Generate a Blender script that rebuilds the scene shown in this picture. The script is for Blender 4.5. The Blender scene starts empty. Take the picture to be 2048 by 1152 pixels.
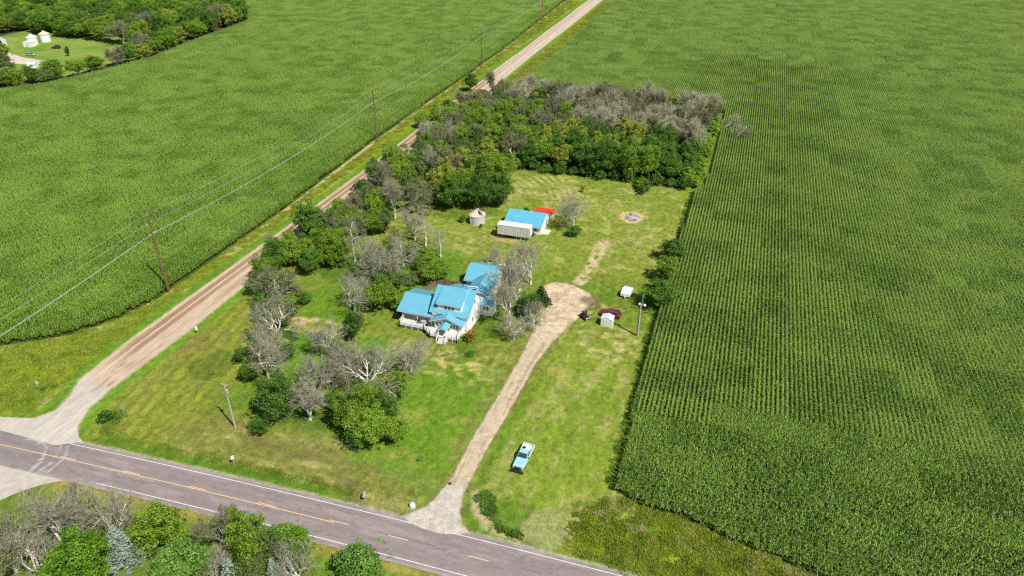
import bpy, math, random
import numpy as np
from mathutils import Vector, Matrix
C = bpy.context.scene.collection
PI = math.pi
# frame: +X east along the highway, +Y north along the gravel road, metres, camera above the origin
# ---------------------------------------------------------------- camera, sky, sun, exposure
cam = bpy.data.cameras.new('camera'); cam_o = bpy.data.objects.new('camera', cam); C.objects.link(cam_o)
cam_o.location = (0, 0, 84)
cam_o.rotation_euler = (math.radians(90-30.846), 0, math.radians(18.088))
cam.sensor_width = 36; cam.lens = 25.137; cam.clip_start = 1; cam.clip_end = 3000
bpy.context.scene.camera = cam_o
SUN_EL = math.radians(52.5); SUN_AZ = math.atan2(.867, -.495)
world = bpy.data.worlds.new('World'); bpy.context.scene.world = world; world.use_nodes = True
wn = world.node_tree.nodes; wl = world.node_tree.links
sky = wn.new('ShaderNodeTexSky'); sky.sky_type = 'NISHITA'; sky.sun_disc = False
sky.sun_elevation = SUN_EL; sky.sun_rotation = SUN_AZ; sky.altitude = 300
wl.new(sky.outputs[0], wn['Background'].inputs['Color']); wn['Background'].inputs['Strength'].default_value = 0.062
sun = bpy.data.lights.new('sun', 'SUN'); sun.energy = 5.0; sun.angle = math.radians(.5); sun.color = (1, .965, .9)
sun_o = bpy.data.objects.new('sun', sun); C.objects.link(sun_o)
sd = Vector((math.sin(SUN_AZ)*math.cos(SUN_EL), math.cos(SUN_AZ)*math.cos(SUN_EL), math.sin(SUN_EL)))
sun_o.rotation_euler = sd.to_track_quat('Z', 'Y').to_euler(); sun_o.location = (60, -40, 150)
sc = bpy.context.scene
sc.view_settings.view_transform = 'Standard'; sc.view_settings.look = 'None'; sc.view_settings.exposure = 0.28; sc.view_settings.gamma = 1
sc.cycles.transparent_max_bounces = 8; sc.cycles.max_bounces = 5; sc.cycles.use_denoising = False; sc.cycles.filter_width = 1.25

# ---------------------------------------------------------------- materials
def sRGB(r, g, b):
    return tuple(((c/255)/12.92 if c/255 <= .04045 else ((c/255+.055)/1.055)**2.4) for c in (r, g, b))
def base_mat(name, rough=.8, spec=.3, metallic=0):
    m = bpy.data.materials.new(name); m.use_nodes = True
    p = m.node_tree.nodes['Principled BSDF']
    p.inputs['Roughness'].default_value = rough; p.inputs['Specular IOR Level'].default_value = spec
    p.inputs['Metallic'].default_value = metallic
    return m, m.node_tree.nodes, m.node_tree.links, p
def paint(name, col, col2=None, scale=3, rough=.6, spec=.4, metallic=0, bump=0, coords='Object', detail=4):
    m, n, l, p = base_mat(name, rough, spec, metallic)
    if col2 is None: col2 = tuple(c*.82 for c in col)
    tc = n.new('ShaderNodeTexCoord'); nz = n.new('ShaderNodeTexNoise')
    nz.inputs['Scale'].default_value = scale; nz.inputs['Detail'].default_value = detail; nz.inputs['Roughness'].default_value = .65
    l.new(tc.outputs[coords], nz.inputs['Vector'])
    rp = n.new('ShaderNodeValToRGB'); rp.color_ramp.elements[0].position = .35; rp.color_ramp.elements[1].position = .65
    rp.color_ramp.elements[0].color = (*col2, 1); rp.color_ramp.elements[1].color = (*col, 1)
    l.new(nz.outputs['Fac'], rp.inputs[0]); l.new(rp.outputs[0], p.inputs['Base Color'])
    if bump:
        b = n.new('ShaderNodeBump'); b.inputs['Strength'].default_value = bump; b.inputs['Distance'].default_value = .05
        l.new(nz.outputs['Fac'], b.inputs['Height']); l.new(b.outputs[0], p.inputs['Normal'])
    return m
def leaf_mat(name, dark, light, yellow=None, yfrac=.0, trans=.35, patch=.5, nw=1., iw=.45):
    m = bpy.data.materials.new(name); m.use_nodes = True
    n, l = m.node_tree.nodes, m.node_tree.links; n.remove(n['Principled BSDF'])
    geo = n.new('ShaderNodeNewGeometry'); oi = n.new('ShaderNodeObjectInfo')
    nz = n.new('ShaderNodeTexNoise'); nz.inputs['Scale'].default_value = patch; nz.inputs['Detail'].default_value = 3
    l.new(geo.outputs['Position'], nz.inputs['Vector'])
    a = n.new('ShaderNodeMath'); a.operation = 'MULTIPLY_ADD'; a.inputs[1].default_value = iw
    nm = n.new('ShaderNodeMath'); nm.operation = 'MULTIPLY_ADD'; nm.inputs[1].default_value = nw; nm.inputs[2].default_value = .5*(1-nw)+.5*(.45-iw)
    l.new(nz.outputs['Fac'], nm.inputs[0]); l.new(geo.outputs['Random Per Island'], a.inputs[0]); l.new(nm.outputs[0], a.inputs[2])
    b = n.new('ShaderNodeMath'); b.operation = 'MULTIPLY_ADD'; b.inputs[1].default_value = .3
    l.new(oi.outputs['Random'], b.inputs[0]); l.new(a.outputs[0], b.inputs[2])
    rp = n.new('ShaderNodeValToRGB'); rp.color_ramp.elements[0].position = .5; rp.color_ramp.elements[1].position = 1.1-.0
    rp.color_ramp.elements[0].color = (*dark, 1); rp.color_ramp.elements[1].color = (*light, 1); rp.color_ramp.elements[1].position = 1.0
    l.new(b.outputs[0], rp.inputs[0]); col = rp.outputs[0]
    if yellow:
        nz2 = n.new('ShaderNodeTexNoise'); nz2.inputs['Scale'].default_value = .9; nz2.inputs['Detail'].default_value = 4; nz2.inputs['Roughness'].default_value = .75
        l.new(geo.outputs['Position'], nz2.inputs['Vector'])
        mr = n.new('ShaderNodeMapRange'); mr.inputs[1].default_value = .62-yfrac*.3; mr.inputs[2].default_value = .68-yfrac*.3
        l.new(nz2.outputs['Fac'], mr.inputs[0])
        mx = n.new('ShaderNodeMix'); mx.data_type = 'RGBA'; mx.inputs['B'].default_value = (*yellow, 1)
        l.new(mr.outputs[0], mx.inputs['Factor']); l.new(col, mx.inputs['A']); col = mx.outputs['Result']
    d = n.new('ShaderNodeBsdfPrincipled'); d.inputs['Roughness'].default_value = .55; d.inputs['Specular IOR Level'].default_value = .25
    t = n.new('ShaderNodeBsdfTranslucent'); ms = n.new('ShaderNodeMixShader'); ms.inputs[0].default_value = trans
    l.new(col, d.inputs['Base Color']); l.new(col, t.inputs['Color']); l.new(d.outputs[0], ms.inputs[1]); l.new(t.outputs[0], ms.inputs[2])
    l.new(ms.outputs[0], n['Material Output'].inputs['Surface'])
    return m
def col_mat(name, fine=6.0, amp=.5, bump=.3, rough=.9, stretch=(1, 1, 1), speck=None):
    """ground sheets: colours laid out per vertex, fine grain added here"""
    m, n, l, p = base_mat(name, rough, .15)
    at = n.new('ShaderNodeAttribute'); at.attribute_name = 'Col'
    geo = n.new('ShaderNodeNewGeometry'); mp = n.new('ShaderNodeMapping'); mp.inputs['Scale'].default_value = stretch
    l.new(geo.outputs['Position'], mp.inputs[0])
    n1 = n.new('ShaderNodeTexNoise'); n1.inputs['Scale'].default_value = fine; n1.inputs['Detail'].default_value = 5; n1.inputs['Roughness'].default_value = .75
    n2 = n.new('ShaderNodeTexNoise'); n2.inputs['Scale'].default_value = fine*.22; n2.inputs['Detail'].default_value = 6; n2.inputs['Roughness'].default_value = .7; n2.inputs['Distortion'].default_value = .6
    l.new(mp.outputs[0], n1.inputs['Vector']); l.new(mp.outputs[0], n2.inputs['Vector'])
    ad = n.new('ShaderNodeMath'); ad.operation = 'ADD'; l.new(n1.outputs['Fac'], ad.inputs[0]); l.new(n2.outputs['Fac'], ad.inputs[1])
    mr = n.new('ShaderNodeMapRange'); mr.inputs[1].default_value = .72; mr.inputs[2].default_value = 1.28
    mr.inputs[3].default_value = 1-amp; mr.inputs[4].default_value = 1+amp; l.new(ad.outputs[0], mr.inputs[0])
    sc_ = n.new('ShaderNodeVectorMath'); sc_.operation = 'SCALE'; l.new(at.outputs['Color'], sc_.inputs[0]); l.new(mr.outputs[0], sc_.inputs['Scale'])
    col = sc_.outputs[0]
    if speck:
        n3 = n.new('ShaderNodeTexNoise'); n3.inputs['Scale'].default_value = fine*.5; n3.inputs['Detail'].default_value = 4; n3.inputs['Roughness'].default_value = .8
        l.new(geo.outputs['Position'], n3.inputs['Vector'])
        m3 = n.new('ShaderNodeMapRange'); m3.inputs[1].default_value = .56; m3.inputs[2].default_value = .72; m3.inputs[4].default_value = .32
        l.new(n3.outputs['Fac'], m3.inputs[0])
        mx = n.new('ShaderNodeMix'); mx.data_type = 'RGBA'; mx.inputs['B'].default_value = (*speck, 1)
        l.new(m3.outputs[0], mx.inputs['Factor']); l.new(col, mx.inputs['A']); col = mx.outputs['Result']
    l.new(col, p.inputs['Base Color'])
    b = n.new('ShaderNodeBump'); b.inputs['Strength'].default_value = bump; b.inputs['Distance'].default_value = .12
    l.new(ad.outputs[0], b.inputs['Height']); l.new(b.outputs[0], p.inputs['Normal'])
    return m
def ribbed(name, col, axis, period=.3, rough=.35, spec=.5, strength=.6, col2=None, metallic=0, shade=.85, ribf=.22):
    m, n, l, p = base_mat(name, rough, spec, metallic)
    tc = n.new('ShaderNodeTexCoord'); w = n.new('ShaderNodeTexWave'); w.wave_type = 'BANDS'; w.bands_direction = axis
    w.wave_profile = 'SAW' if period < .2 else 'SIN'
    w.inputs['Scale'].default_value = 2*PI/(20*period); l.new(tc.outputs['Object'], w.inputs['Vector'])
    rib = n.new('ShaderNodeValToRGB'); rib.color_ramp.elements[0].position = .0; rib.color_ramp.elements[1].position = .18
    l.new(w.outputs['Fac'], rib.inputs[0])
    nz = n.new('ShaderNodeTexNoise'); nz.inputs['Scale'].default_value = .8; nz.inputs['Detail'].default_value = 6; l.new(tc.outputs['Object'], nz.inputs['Vector'])
    rp = n.new('ShaderNodeValToRGB'); rp.color_ramp.elements[0].position = .3; rp.color_ramp.elements[1].position = .7
    c2 = col2 or tuple(c*shade for c in col)
    rp.color_ramp.elements[0].color = (*c2, 1); rp.color_ramp.elements[1].color = (*col, 1); l.new(nz.outputs['Fac'], rp.inputs[0])
    mx = n.new('ShaderNodeMix'); mx.data_type = 'RGBA'; mx.blend_type = 'MULTIPLY'; mx.inputs['Factor'].default_value = ribf
    l.new(rp.outputs[0], mx.inputs['A']); l.new(rib.outputs[0], mx.inputs['B']); l.new(mx.outputs['Result'], p.inputs['Base Color'])
    b = n.new('ShaderNodeBump'); b.inputs['Strength'].default_value = strength; b.inputs['Distance'].default_value = .02
    l.new(rib.outputs[0], b.inputs['Height']); l.new(b.outputs[0], p.inputs['Normal'])
    return m
def glass_mat(name, col=(.03, .04, .045)):
    m, n, l, p = base_mat(name, .12, .6)
    tc = n.new('ShaderNodeTexCoord'); nz = n.new('ShaderNodeTexNoise'); nz.inputs['Scale'].default_value = 1.5
    l.new(tc.outputs['Object'], nz.inputs['Vector'])
    rp = n.new('ShaderNodeValToRGB'); rp.color_ramp.elements[0].color = (*tuple(c*.5 for c in col), 1); rp.color_ramp.elements[1].color = (*tuple(c*2 for c in col), 1)
    l.new(nz.outputs['Fac'], rp.inputs[0]); l.new(rp.outputs[0], p.inputs['Base Color'])
    return m
ROOF = (.135, .405, .535)
M = dict(
 leafy=leaf_mat('leaf_green', (.042, .105, .008), (.27, .42, .038)),
 dark=leaf_mat('leaf_dark', (.018, .058, .008), (.125, .25, .028), trans=.25),
 bright=leaf_mat('leaf_bright', (.06, .16, .010), (.23, .42, .030)),
 pale=leaf_mat('leaf_pale', (.05, .15, .015), (.25, .43, .075)),
 olive=leaf_mat('leaf_olive', (.06, .10, .022), (.19, .26, .07)),
 yellow=leaf_mat('leaf_yellow', (.05, .11, .012), (.16, .27, .035), (.42, .47, .07), .6),
 yellowgreen=leaf_mat('leaf_yellow_green', (.12, .24, .012), (.30, .46, .04)),
 orange=leaf_mat('leaf_orange', (.06, .10, .02), (.15, .20, .04), (.62, .27, .02), .6),
 spruce=leaf_mat('leaf_spruce', (.09, .14, .10), (.30, .38, .31), trans=.15),
 cedar=leaf_mat('leaf_cedar', (.018, .042, .012), (.05, .10, .022), trans=.15),
 greygreen=leaf_mat('leaf_grey_green', (.10, .13, .04), (.28, .33, .12)),
 corn=leaf_mat('leaf_corn', (.030, .080, .007), (.235, .365, .055), trans=.2, patch=.09, nw=.38, iw=.8),
 corn_light=leaf_mat('leaf_corn_light', (.036, .095, .005), (.255, .400, .042), trans=.2, patch=.045, nw=.28, iw=.95),
 corn_mid=leaf_mat('leaf_corn_mid', (.045, .095, .006), (.265, .385, .050), trans=.25, patch=.05, nw=.3, iw=.8),
 tassel=leaf_mat('leaf_tassel', (.10, .20, .03), (.30, .42, .10), trans=.2, patch=.1),
 weed=leaf_mat('leaf_weed', (.11, .18, .012), (.34, .41, .035), (.46, .42, .14), .18, trans=.3, patch=.3),
 straw=leaf_mat('leaf_straw', (.30, .27, .09), (.55, .50, .22), trans=.2, patch=.3),
 grass=leaf_mat('leaf_grass', (.06, .14, .008), (.20, .32, .03), trans=.3, patch=.3),
 twig=paint('bark_pale_grey', (.46, .44, .32), (.23, .22, .14), 1.2, .9, .1),
 twig_woods=paint('bark_woods_tan', (.58, .54, .40), (.34, .32, .21), 1.2, .9, .1),
 limb=paint('bark_bleached', (.74, .72, .63), (.50, .48, .40), 1.0, .9, .1),
 twig_brown=paint('bark_brown_grey', (.34, .31, .22), (.19, .17, .11), 1.2, .9, .1),
 bark=paint('bark_brown', (.22, .18, .13), (.12, .10, .07), 3, .95, .1, bump=.4),
 roof_e=ribbed('roof_blue_ribs_across', ROOF, 'X', .46, .3, .5, .35, ribf=.12, shade=.9),
 roof_n=ribbed('roof_blue_ribs_along', ROOF, 'Y', .46, .3, .5, .35, ribf=.12, shade=.9),
 roof_cap=paint('roof_cap_blue', (.20, .50, .64), (.16, .42, .55), 2, .4),
 siding=ribbed('siding_white', (.88, .87, .86), 'Z', .19, .6, .3, .3, (.82, .81, .80)),
 trim=paint('trim_white', (.82, .81, .79), (.70, .69, .67), 4, .5),
 deck=ribbed('deck_boards', (.62, .60, .57), 'X', .15, .75, .2, .4, (.5, .48, .45)),
 deck_shade_door=paint('painted_deck_shade_and_dark_door', (.16, .15, .14), (.09, .085, .08), 3, .9),  # near-black tone stands in for shade below the deck; also colours the door
 glass=glass_mat('window_glass'),
 fence=ribbed('fence_boards', (.24, .17, .12), 'Z', .24, .85, .1, .6, (.15, .11, .08)),
 trailer=ribbed('trailer_panels', (.66, .65, .62), 'X', .62, .5, .4, .8, (.55, .54, .50), ribf=.55),
 trailer_top=paint('trailer_roof', (.74, .70, .66), (.62, .58, .53), 1.2, .6),
 steel=paint('galvanised_steel', (.58, .60, .62), (.42, .44, .46), 2, .45, .5, .3),
 bin=ribbed('bin_corrugated', (.66, .67, .68), 'Z', .22, .45, .5, .7, (.52, .54, .56), .2),
 rust=paint('rusty_roof', (.62, .36, .26), (.66, .60, .54), 1.1, .7, .3, bump=.2),
 rust_dark=paint('rust_dark', (.26, .10, .05), (.12, .05, .03), 3, .9),
 red=ribbed('red_metal_roof', (.62, .055, .03), 'X', .3, .5, .4, .5),
 concrete=paint('concrete', (.62, .58, .54), (.48, .45, .41), 2, .9, .1),
 pole=paint('pole_brown_wood', (.24, .13, .075), (.12, .075, .045), 2.5, .9, .1, bump=.3),
 pole_grey=paint('pole_grey_wood', (.50, .46, .40), (.34, .31, .27), 2.5, .9, .1, bump=.3),
 insul=paint('insulator_white', (.75, .76, .74), None, 3, .3),
 wire=paint('wire_aluminium', (.62, .66, .62), None, 3, .4, .5, .4),
 tyre=paint('rubber', (.025, .025, .025), (.045, .042, .04), 6, .9, .2),
 rim=paint('rim_steel', (.55, .55, .56), None, 4, .35, .5, .6),
 black=paint('black_plastic', (.02, .021, .024), (.035, .036, .04), 4, .45, .5),
 blackgloss=paint('black_paint', (.022, .026, .034), (.03, .035, .045), 2, .25, .6),
 truck=paint('truck_faded_turquoise', (.23, .50, .55), (.36, .60, .63), 2.2, .35, .5),
 truck_pale=paint('truck_lower_white', (.66, .70, .70), (.52, .56, .56), 2, .5),
 maroon=paint('maroon_paint', (.24, .018, .022), (.19, .012, .018), 2, .25, .6),
 silver=paint('silver_paint', (.42, .44, .46), None, 2, .3, .6, .3),
 white=paint('white_paint', (.80, .80, .79), (.70, .70, .69), 2, .5),
 white_blue=paint('white_shed_roof', (.66, .74, .74), (.60, .66, .67), 2, .5),
 redpaint=paint('red_paint', (.42, .04, .04), None, 3, .5),
 cargo=paint('cargo_tan', (.62, .55, .44), (.70, .68, .64), 3, .8),
 yellowplastic=paint('guy_guard_plastic', (.72, .42, .14), None, 3, .6),
 bluesign=paint('sign_blue', (.05, .30, .55), (.07, .36, .60), 3, .5),
 ash=paint('ash_grey', (.50, .48, .47), (.16, .15, .14), 3, .95, .1, bump=.4),
 soil=paint('field_soil', (.085, .075, .035), (.05, .055, .02), .4, 1, .05, coords='Object'),
 line_white=paint('line_white', (.72, .70, .70), (.52, .49, .48), 2.5, .7),
 line_yellow=paint('line_yellow', (.80, .52, .22), (.66, .46, .25), 2.5, .7),
 asphalt=col_mat('asphalt', 7, .22, .15, .85, (.35, 1, 1)),
 gravel=col_mat('gravel', 5, .24, .3, .95, (1, .18, 1)),
 drive=col_mat('drive_gravel', 4, .36, .4, .95),
 lawn=col_mat('lawn', 4.2, .55, .6, .95, (1, .75, 1), speck=(.36, .36, .08)),
)

# ---------------------------------------------------------------- mesh helpers
class MB:
    def __init__(s): s.v = []; s.f = []; s.m = []
    def add(s, vs, fs, mi=0):
        o = len(s.v); s.v += [tuple(v) for v in vs]; s.f += [tuple(i+o for i in f) for f in fs]; s.m += [mi]*len(fs); return s
    def box(s, x0, x1, y0, y1, z0, z1, mi=0):
        return s.add([(x0,y0,z0),(x1,y0,z0),(x1,y1,z0),(x0,y1,z0),(x0,y0,z1),(x1,y0,z1),(x1,y1,z1),(x0,y1,z1)],
                     [(3,2,1,0),(4,5,6,7),(0,1,5,4),(1,2,6,5),(2,3,7,6),(3,0,4,7)], mi)
    def tube(s, pts, rs, n=6, mi=0, cap=True):
        pts = [Vector(p) for p in pts]; vs = []; fs = []
        for i, p in enumerate(pts):
            d = (pts[min(i+1, len(pts)-1)]-pts[max(i-1, 0)]).normalized()
            a = d.cross(Vector((0, 0, 1)) if abs(d.z) < .9 else Vector((1, 0, 0))).normalized(); b = d.cross(a)
            r = rs[i] if isinstance(rs, (list, tuple)) else rs
            vs += [p+(a*math.cos(2*PI*k/n)+b*math.sin(2*PI*k/n))*r for k in range(n)]
        for i in range(len(pts)-1):
            fs += [(i*n+k, i*n+(k+1) % n, (i+1)*n+(k+1) % n, (i+1)*n+k) for k in range(n)]
        if cap: fs += [tuple(range(n))[::-1], tuple(range((len(pts)-1)*n, len(pts)*n))]
        return s.add(vs, fs, mi)
    def extrude(s, poly, axis, a0, a1, mi=0):
        """poly: 2-D outline; axis 'x': (y,z) outline extruded in x; 'y': (x,z); 'z': (x,y)"""
        def P(u, w, a): return {'x': (a, u, w), 'y': (u, a, w), 'z': (u, w, a)}[axis]
        n = len(poly); vs = [P(u, w, a0) for u, w in poly]+[P(u, w, a1) for u, w in poly]
        return s.add(vs, [tuple(range(n))[::-1], tuple(range(n, 2*n))]+[(i, (i+1) % n, n+(i+1) % n, n+i) for i in range(n)], mi)
    def slab(s, q, t, mi=0):
        """quad/polygon in space thickened downwards"""
        n = len(q); vs = list(q)+[(x, y, z-t) for x, y, z in q]
        return s.add(vs, [tuple(range(n)), tuple(range(n, 2*n))[::-1]]+[(i, n+i, n+(i+1) % n, (i+1) % n) for i in range(n)], mi)
    def lathe(s, prof, n=20, c=(0, 0), mi=0):
        vs = []; fs = []
        for r, z in prof: vs += [(c[0]+r*math.cos(2*PI*k/n), c[1]+r*math.sin(2*PI*k/n), z) for k in range(n)]
        for i in range(len(prof)-1): fs += [(i*n+k, i*n+(k+1) % n, (i+1)*n+(k+1) % n, (i+1)*n+k) for k in range(n)]
        fs += [tuple(range(n))[::-1], tuple(range((len(prof)-1)*n, len(prof)*n))]
        return s.add(vs, fs, mi)
    def build(s, name, mat, parent=None, bevel=0, smooth=False):
        me = bpy.data.meshes.new(name); me.from_pydata(s.v, [], s.f)
        mats = mat if isinstance(mat, (list, tuple)) else [mat]
        for m in mats: me.materials.append(M[m] if isinstance(m, str) else m)
        if len(mats) > 1: me.polygons.foreach_set('material_index', s.m)
        if smooth: me.polygons.foreach_set('use_smooth', [True]*len(me.polygons))
        me.update()
        import bmesh
        bm = bmesh.new(); bm.from_mesh(me); bmesh.ops.recalc_face_normals(bm, faces=bm.faces); bm.to_mesh(me); bm.free()
        o = bpy.data.objects.new(name, me); C.objects.link(o)
        if parent: o.parent = parent
        if bevel:
            b = o.modifiers.new('bevel', 'BEVEL'); b.width = bevel; b.segments = 2; b.limit_method = 'ANGLE'
        return o
def npmesh(name, V, F, mat, smooth=False, mi=None):
    """V (n,3), F (m,k) arrays -> mesh data"""
    me = bpy.data.meshes.new(name); V = np.ascontiguousarray(V, np.float32); F = np.ascontiguousarray(F, np.int32)
    me.vertices.add(len(V)); me.vertices.foreach_set('co', V.ravel())
    me.loops.add(F.size); me.loops.foreach_set('vertex_index', F.ravel())
    me.polygons.add(len(F)); me.polygons.foreach_set('loop_start', np.arange(0, F.size, F.shape[1], dtype=np.int32))
    if mi is not None: me.polygons.foreach_set('material_index', np.ascontiguousarray(mi, np.int32))
    if smooth: me.polygons.foreach_set('use_smooth', np.ones(len(F), bool))
    for m in (mat if isinstance(mat, (list, tuple)) else [mat]): me.materials.append(M[m])
    me.update(calc_edges=True); return me
def link(name, me, parent=None):
    o = bpy.data.objects.new(name, me); C.objects.link(o)
    if parent: o.parent = parent
    return o
def tag(o, label=None, cat=None, group=None, kind=None):
    for k, v in (('label', label), ('category', cat), ('group', group), ('kind', kind)):
        if v: o[k] = v
    return o
def thing(name, label, cat, loc=(0, 0, 0), rz=0, group=None):
    o = bpy.data.objects.new(name, None); C.objects.link(o); o.location = loc; o.rotation_euler = (0, 0, rz); o.empty_display_size = .3
    return tag(o, label, cat, group)

# ---------------------------------------------------------------- noise and layout in numpy
def _h(ix, iy, s):
    a = (ix.astype(np.int64)*374761393+iy.astype(np.int64)*668265263+s*974634777) & 0x7fffffff
    a = ((a ^ (a >> 13))*1274126177) & 0x7fffffff
    return ((a ^ (a >> 16)) & 0xffff)/65535.
def vn(x, y, s=0):
    ix = np.floor(x); iy = np.floor(y); fx = x-ix; fy = y-iy; fx = fx*fx*(3-2*fx); fy = fy*fy*(3-2*fy)
    return (_h(ix, iy, s)*(1-fx)+_h(ix+1, iy, s)*fx)*(1-fy)+(_h(ix, iy+1, s)*(1-fx)+_h(ix+1, iy+1, s)*fx)*fy
def fbm(x, y, sc_, s=0, o=4):
    t = 0; a = .5; w = 0
    for k in range(o): t = t+a*vn(x/sc_*2**k, y/sc_*2**k, s+k*17); w += a; a *= .55
    return t/w
def sm(a, b, x): t = np.clip((x-a)/(b-a), 0, 1); return t*t*(3-2*t)
def NC(e): e2 = np.clip(e, -200, 60); return 62.206+.00873*e2-.000236*e2*e2          # highway centre line
def rL(n): return np.interp(n, [60, 63.5, 65.2, 68, 72, 76, 90, 137, 190, 250, 310, 525, 900], [-121, -116, -109.5, -107.6, -108.6, -110.5, -111.4, -110.8, -110.6, -111.8, -112.6, -115.2, -119.5])
def rR(n): return np.interp(n, [60, 63, 64, 66, 70, 76, 95, 134, 190, 304, 530, 900], [-94.5, -96.3, -98.4, -100.6, -102.4, -103.0, -102.3, -102.6, -102.9, -104.2, -105.6, -110.0])
def dL(n): return np.interp(n, [64, 66.2, 68, 70, 75, 84, 95, 108, 123, 131, 135, 138, 139.6], [-40.5, -37.9, -36.3, -35.3, -34.6, -34.7, -34.2, -33.8, -34.3, -36.2, -37.4, -36.6, -34.5])
def dR(n): return np.interp(n, [64, 65.6, 67, 69, 72.6, 75, 85, 96, 108, 116, 123, 128, 134, 137, 139.6], [-25.5, -27.8, -29.6, -30.7, -31.5, -31.5, -31.2, -30.7, -30.3, -29, -27.2, -25.8, -24.8, -26.2, -31.5])
def pip(x, y, poly):
    r = np.zeros(np.shape(x), bool); j = len(poly)-1
    for i in range(len(poly)):
        xi, yi = poly[i]; xj, yj = poly[j]
        c = ((yi > y) != (yj > y)) & (x < (xj-xi)*(y-yi)/((yj-yi)+1e-12)+xi); r ^= c; j = i
    return r
FIELD_W = [(-134.8, 79.9), (-130.1, 82.8), (-123.8, 88), (-119.6, 95), (-117.6, 104), (-117.3, 115), (-117.6, 151), (-120.8, 215), (-121.5, 290), (-122.6, 355), (-126, 430), (-130, 521), (-138, 700),
           (-420, 700), (-380, 520), (-350, 449), (-318, 408), (-292, 382), (-285, 320), (-279, 285), (-283, 257), (-288, 234), (-299, 220), (-330, 205), (-360, 185), (-330, 120), (-250, 74), (-190, 66), (-150, 73)]
FIELD_E = [(-9.3, 80), (-5.2, 78.6), (1.6, 77.8), (9.6, 75.7), (17.7, 74.0), (30, 71), (70, 66), (110, 66), (190, 300), (250, 700), (-99, 700), (-96, 532), (-93, 322), (-92.5, 291),
           (-60, 290), (-9, 289), (-6.5, 284), (-6.0, 240), (-6.8, 206), (-9.4, 202), (-9.9, 170), (-10.3, 130), (-9.9, 100)]
def paint_ground(e, n):
    """real ground colours by place: returns (N,3) linear"""
    e = np.asarray(e, float); n = np.asarray(n, float)
    A = lambda r, g, b: np.array((r, g, b))
    def mix(c, d, f): return c*(1-f[:, None])+d*f[:, None]
    N1 = fbm(e, n, 14, 1); N2 = fbm(e, n, 4, 2); N3 = fbm(e, n, 1.3, 3); N4 = fbm(e*1.0, n*.25, 2.2, 4); N5 = fbm(e*.22, n, 1.6, 5)
    G1 = A(.165, .235, .026); LUSH = A(.095, .205, .012); OL = A(.235, .235, .045); STR = A(.42, .36, .15); DRY = A(.46, .34, .17); DK = A(.05, .10, .01); YG = A(.27, .31, .02)
    c = np.tile(G1, (len(e), 1))
    c = mix(c, LUSH, sm(.42, .62, N1)*.55)
    c = mix(c, OL, sm(.5, .68, fbm(e, n, 9, 8))*.45); ms = .5+.5*np.sin((e+2*fbm(e, n, 25, 89)*3)*3.0+N2*2); c = c*(1-.16*sm(.3, .8, ms)[:, None])
    # west lawn between gravel road and grove
    w = sm(-103, -101, e)*sm(-78, -88, e)*sm(62, 66, n)*sm(125, 110, n)
    st = .5+.5*np.sin((e*.985+n*.16+3*fbm(e, n, 30, 88))*2.6+N2*1.2)
    c = mix(c, A(.25, .27, .03), w*.75); c = mix(c, A(.27, .25, .06), w*sm(.45, .62, fbm(e*.5+n*.1, n*.12, 1.2, 99))*.5); c = mix(c, A(.13, .175, .018), w*sm(.3, .8, st)*.6); c = mix(c, A(.21, .18, .05), w*sm(.5, .66, fbm(e, n*.3, 7, 12))*.75)
    # strip along the highway
    w = sm(-88, -76, e)*sm(-35, -42, e)*sm(80, 74, n)*sm(64.5, 66.5, n)
    c = mix(c, A(.225, .205, .055), w*.7); c = mix(c, STR, w*sm(.5, .7, N5)*.55); c = mix(c, A(.15, .12, .05), w*sm(.52, .7, fbm(e*.3, n, 3, 21))*.5)
    # lush yard inside the grove, under trees
    def blob(e0, n0, re, rn, wob=.35, s=31):
        d = np.hypot((e-e0)/re, (n-n0)/rn)+wob*(fbm(e, n, 3, s)-.5)*2
        return sm(1.15, .85, d)
    for q in ((-80, 115, 9, 7), (-74, 96, 8, 9), (-70, 130, 14, 14), (-62, 101, 7, 5), (-78, 100, 6, 4)): c = mix(c, LUSH*1.05, blob(*q)*.75)
    # front lawn
    w = blob(-45, 88, 15, 16, .3)
    c = mix(c, A(.12, .235, .014), w*.75)
    c = mix(c, STR, sm(-62, -58, e)*sm(-36, -40, e)*sm(96, 101, n)*sm(109, 105, n)*sm(.48, .66, N3)*.85)
    c = mix(c, A(.30, .31, .07), sm(-60, -50, e)*sm(-34, -36, e)*sm(74, 76, n)*sm(.5, .7, fbm(e*.6, n, 2.5, 77))*.55)
    # lawn east of the driveway
    w = sm(-30, -27, e)*sm(70, 76, n)*sm(128, 118, n)
    c = mix(c, A(.215, .285, .030), w*.6); c = mix(c, STR, w*sm(.52, .72, fbm(e, n*.35, 2.2, 41))*.45)
    c = mix(c, STR, blob(-18, 119, 8, 6)*sm(.42, .66, N3)*.7)
    # back lawn
    w = sm(140, 150, n)*sm(206, 200, n)
    c = mix(c, A(.225, .27, .035), w*.6); c = mix(c, STR, w*sm(.5, .72, fbm(e*.7, n, 2.6, 51))*.55)
    w = blob(-51, 193, 11, 9, .2); c = mix(c, STR*1.1, w*sm(.3, .9, .5+.5*np.sin(np.hypot(e+75, (n-170)*.8)*3.2+3.5*N2))*sm(.35, .55, fbm(e, n, 2.5, 66))*.8)
    ring = np.hypot((e+24)/1.0, (n-180)/1.0); c = mix(c, A(.28, .30, .06), sm(13, 11, ring)*sm(.3, 1, .5+.5*np.sin(ring*3.3+N2))*.45)
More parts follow.
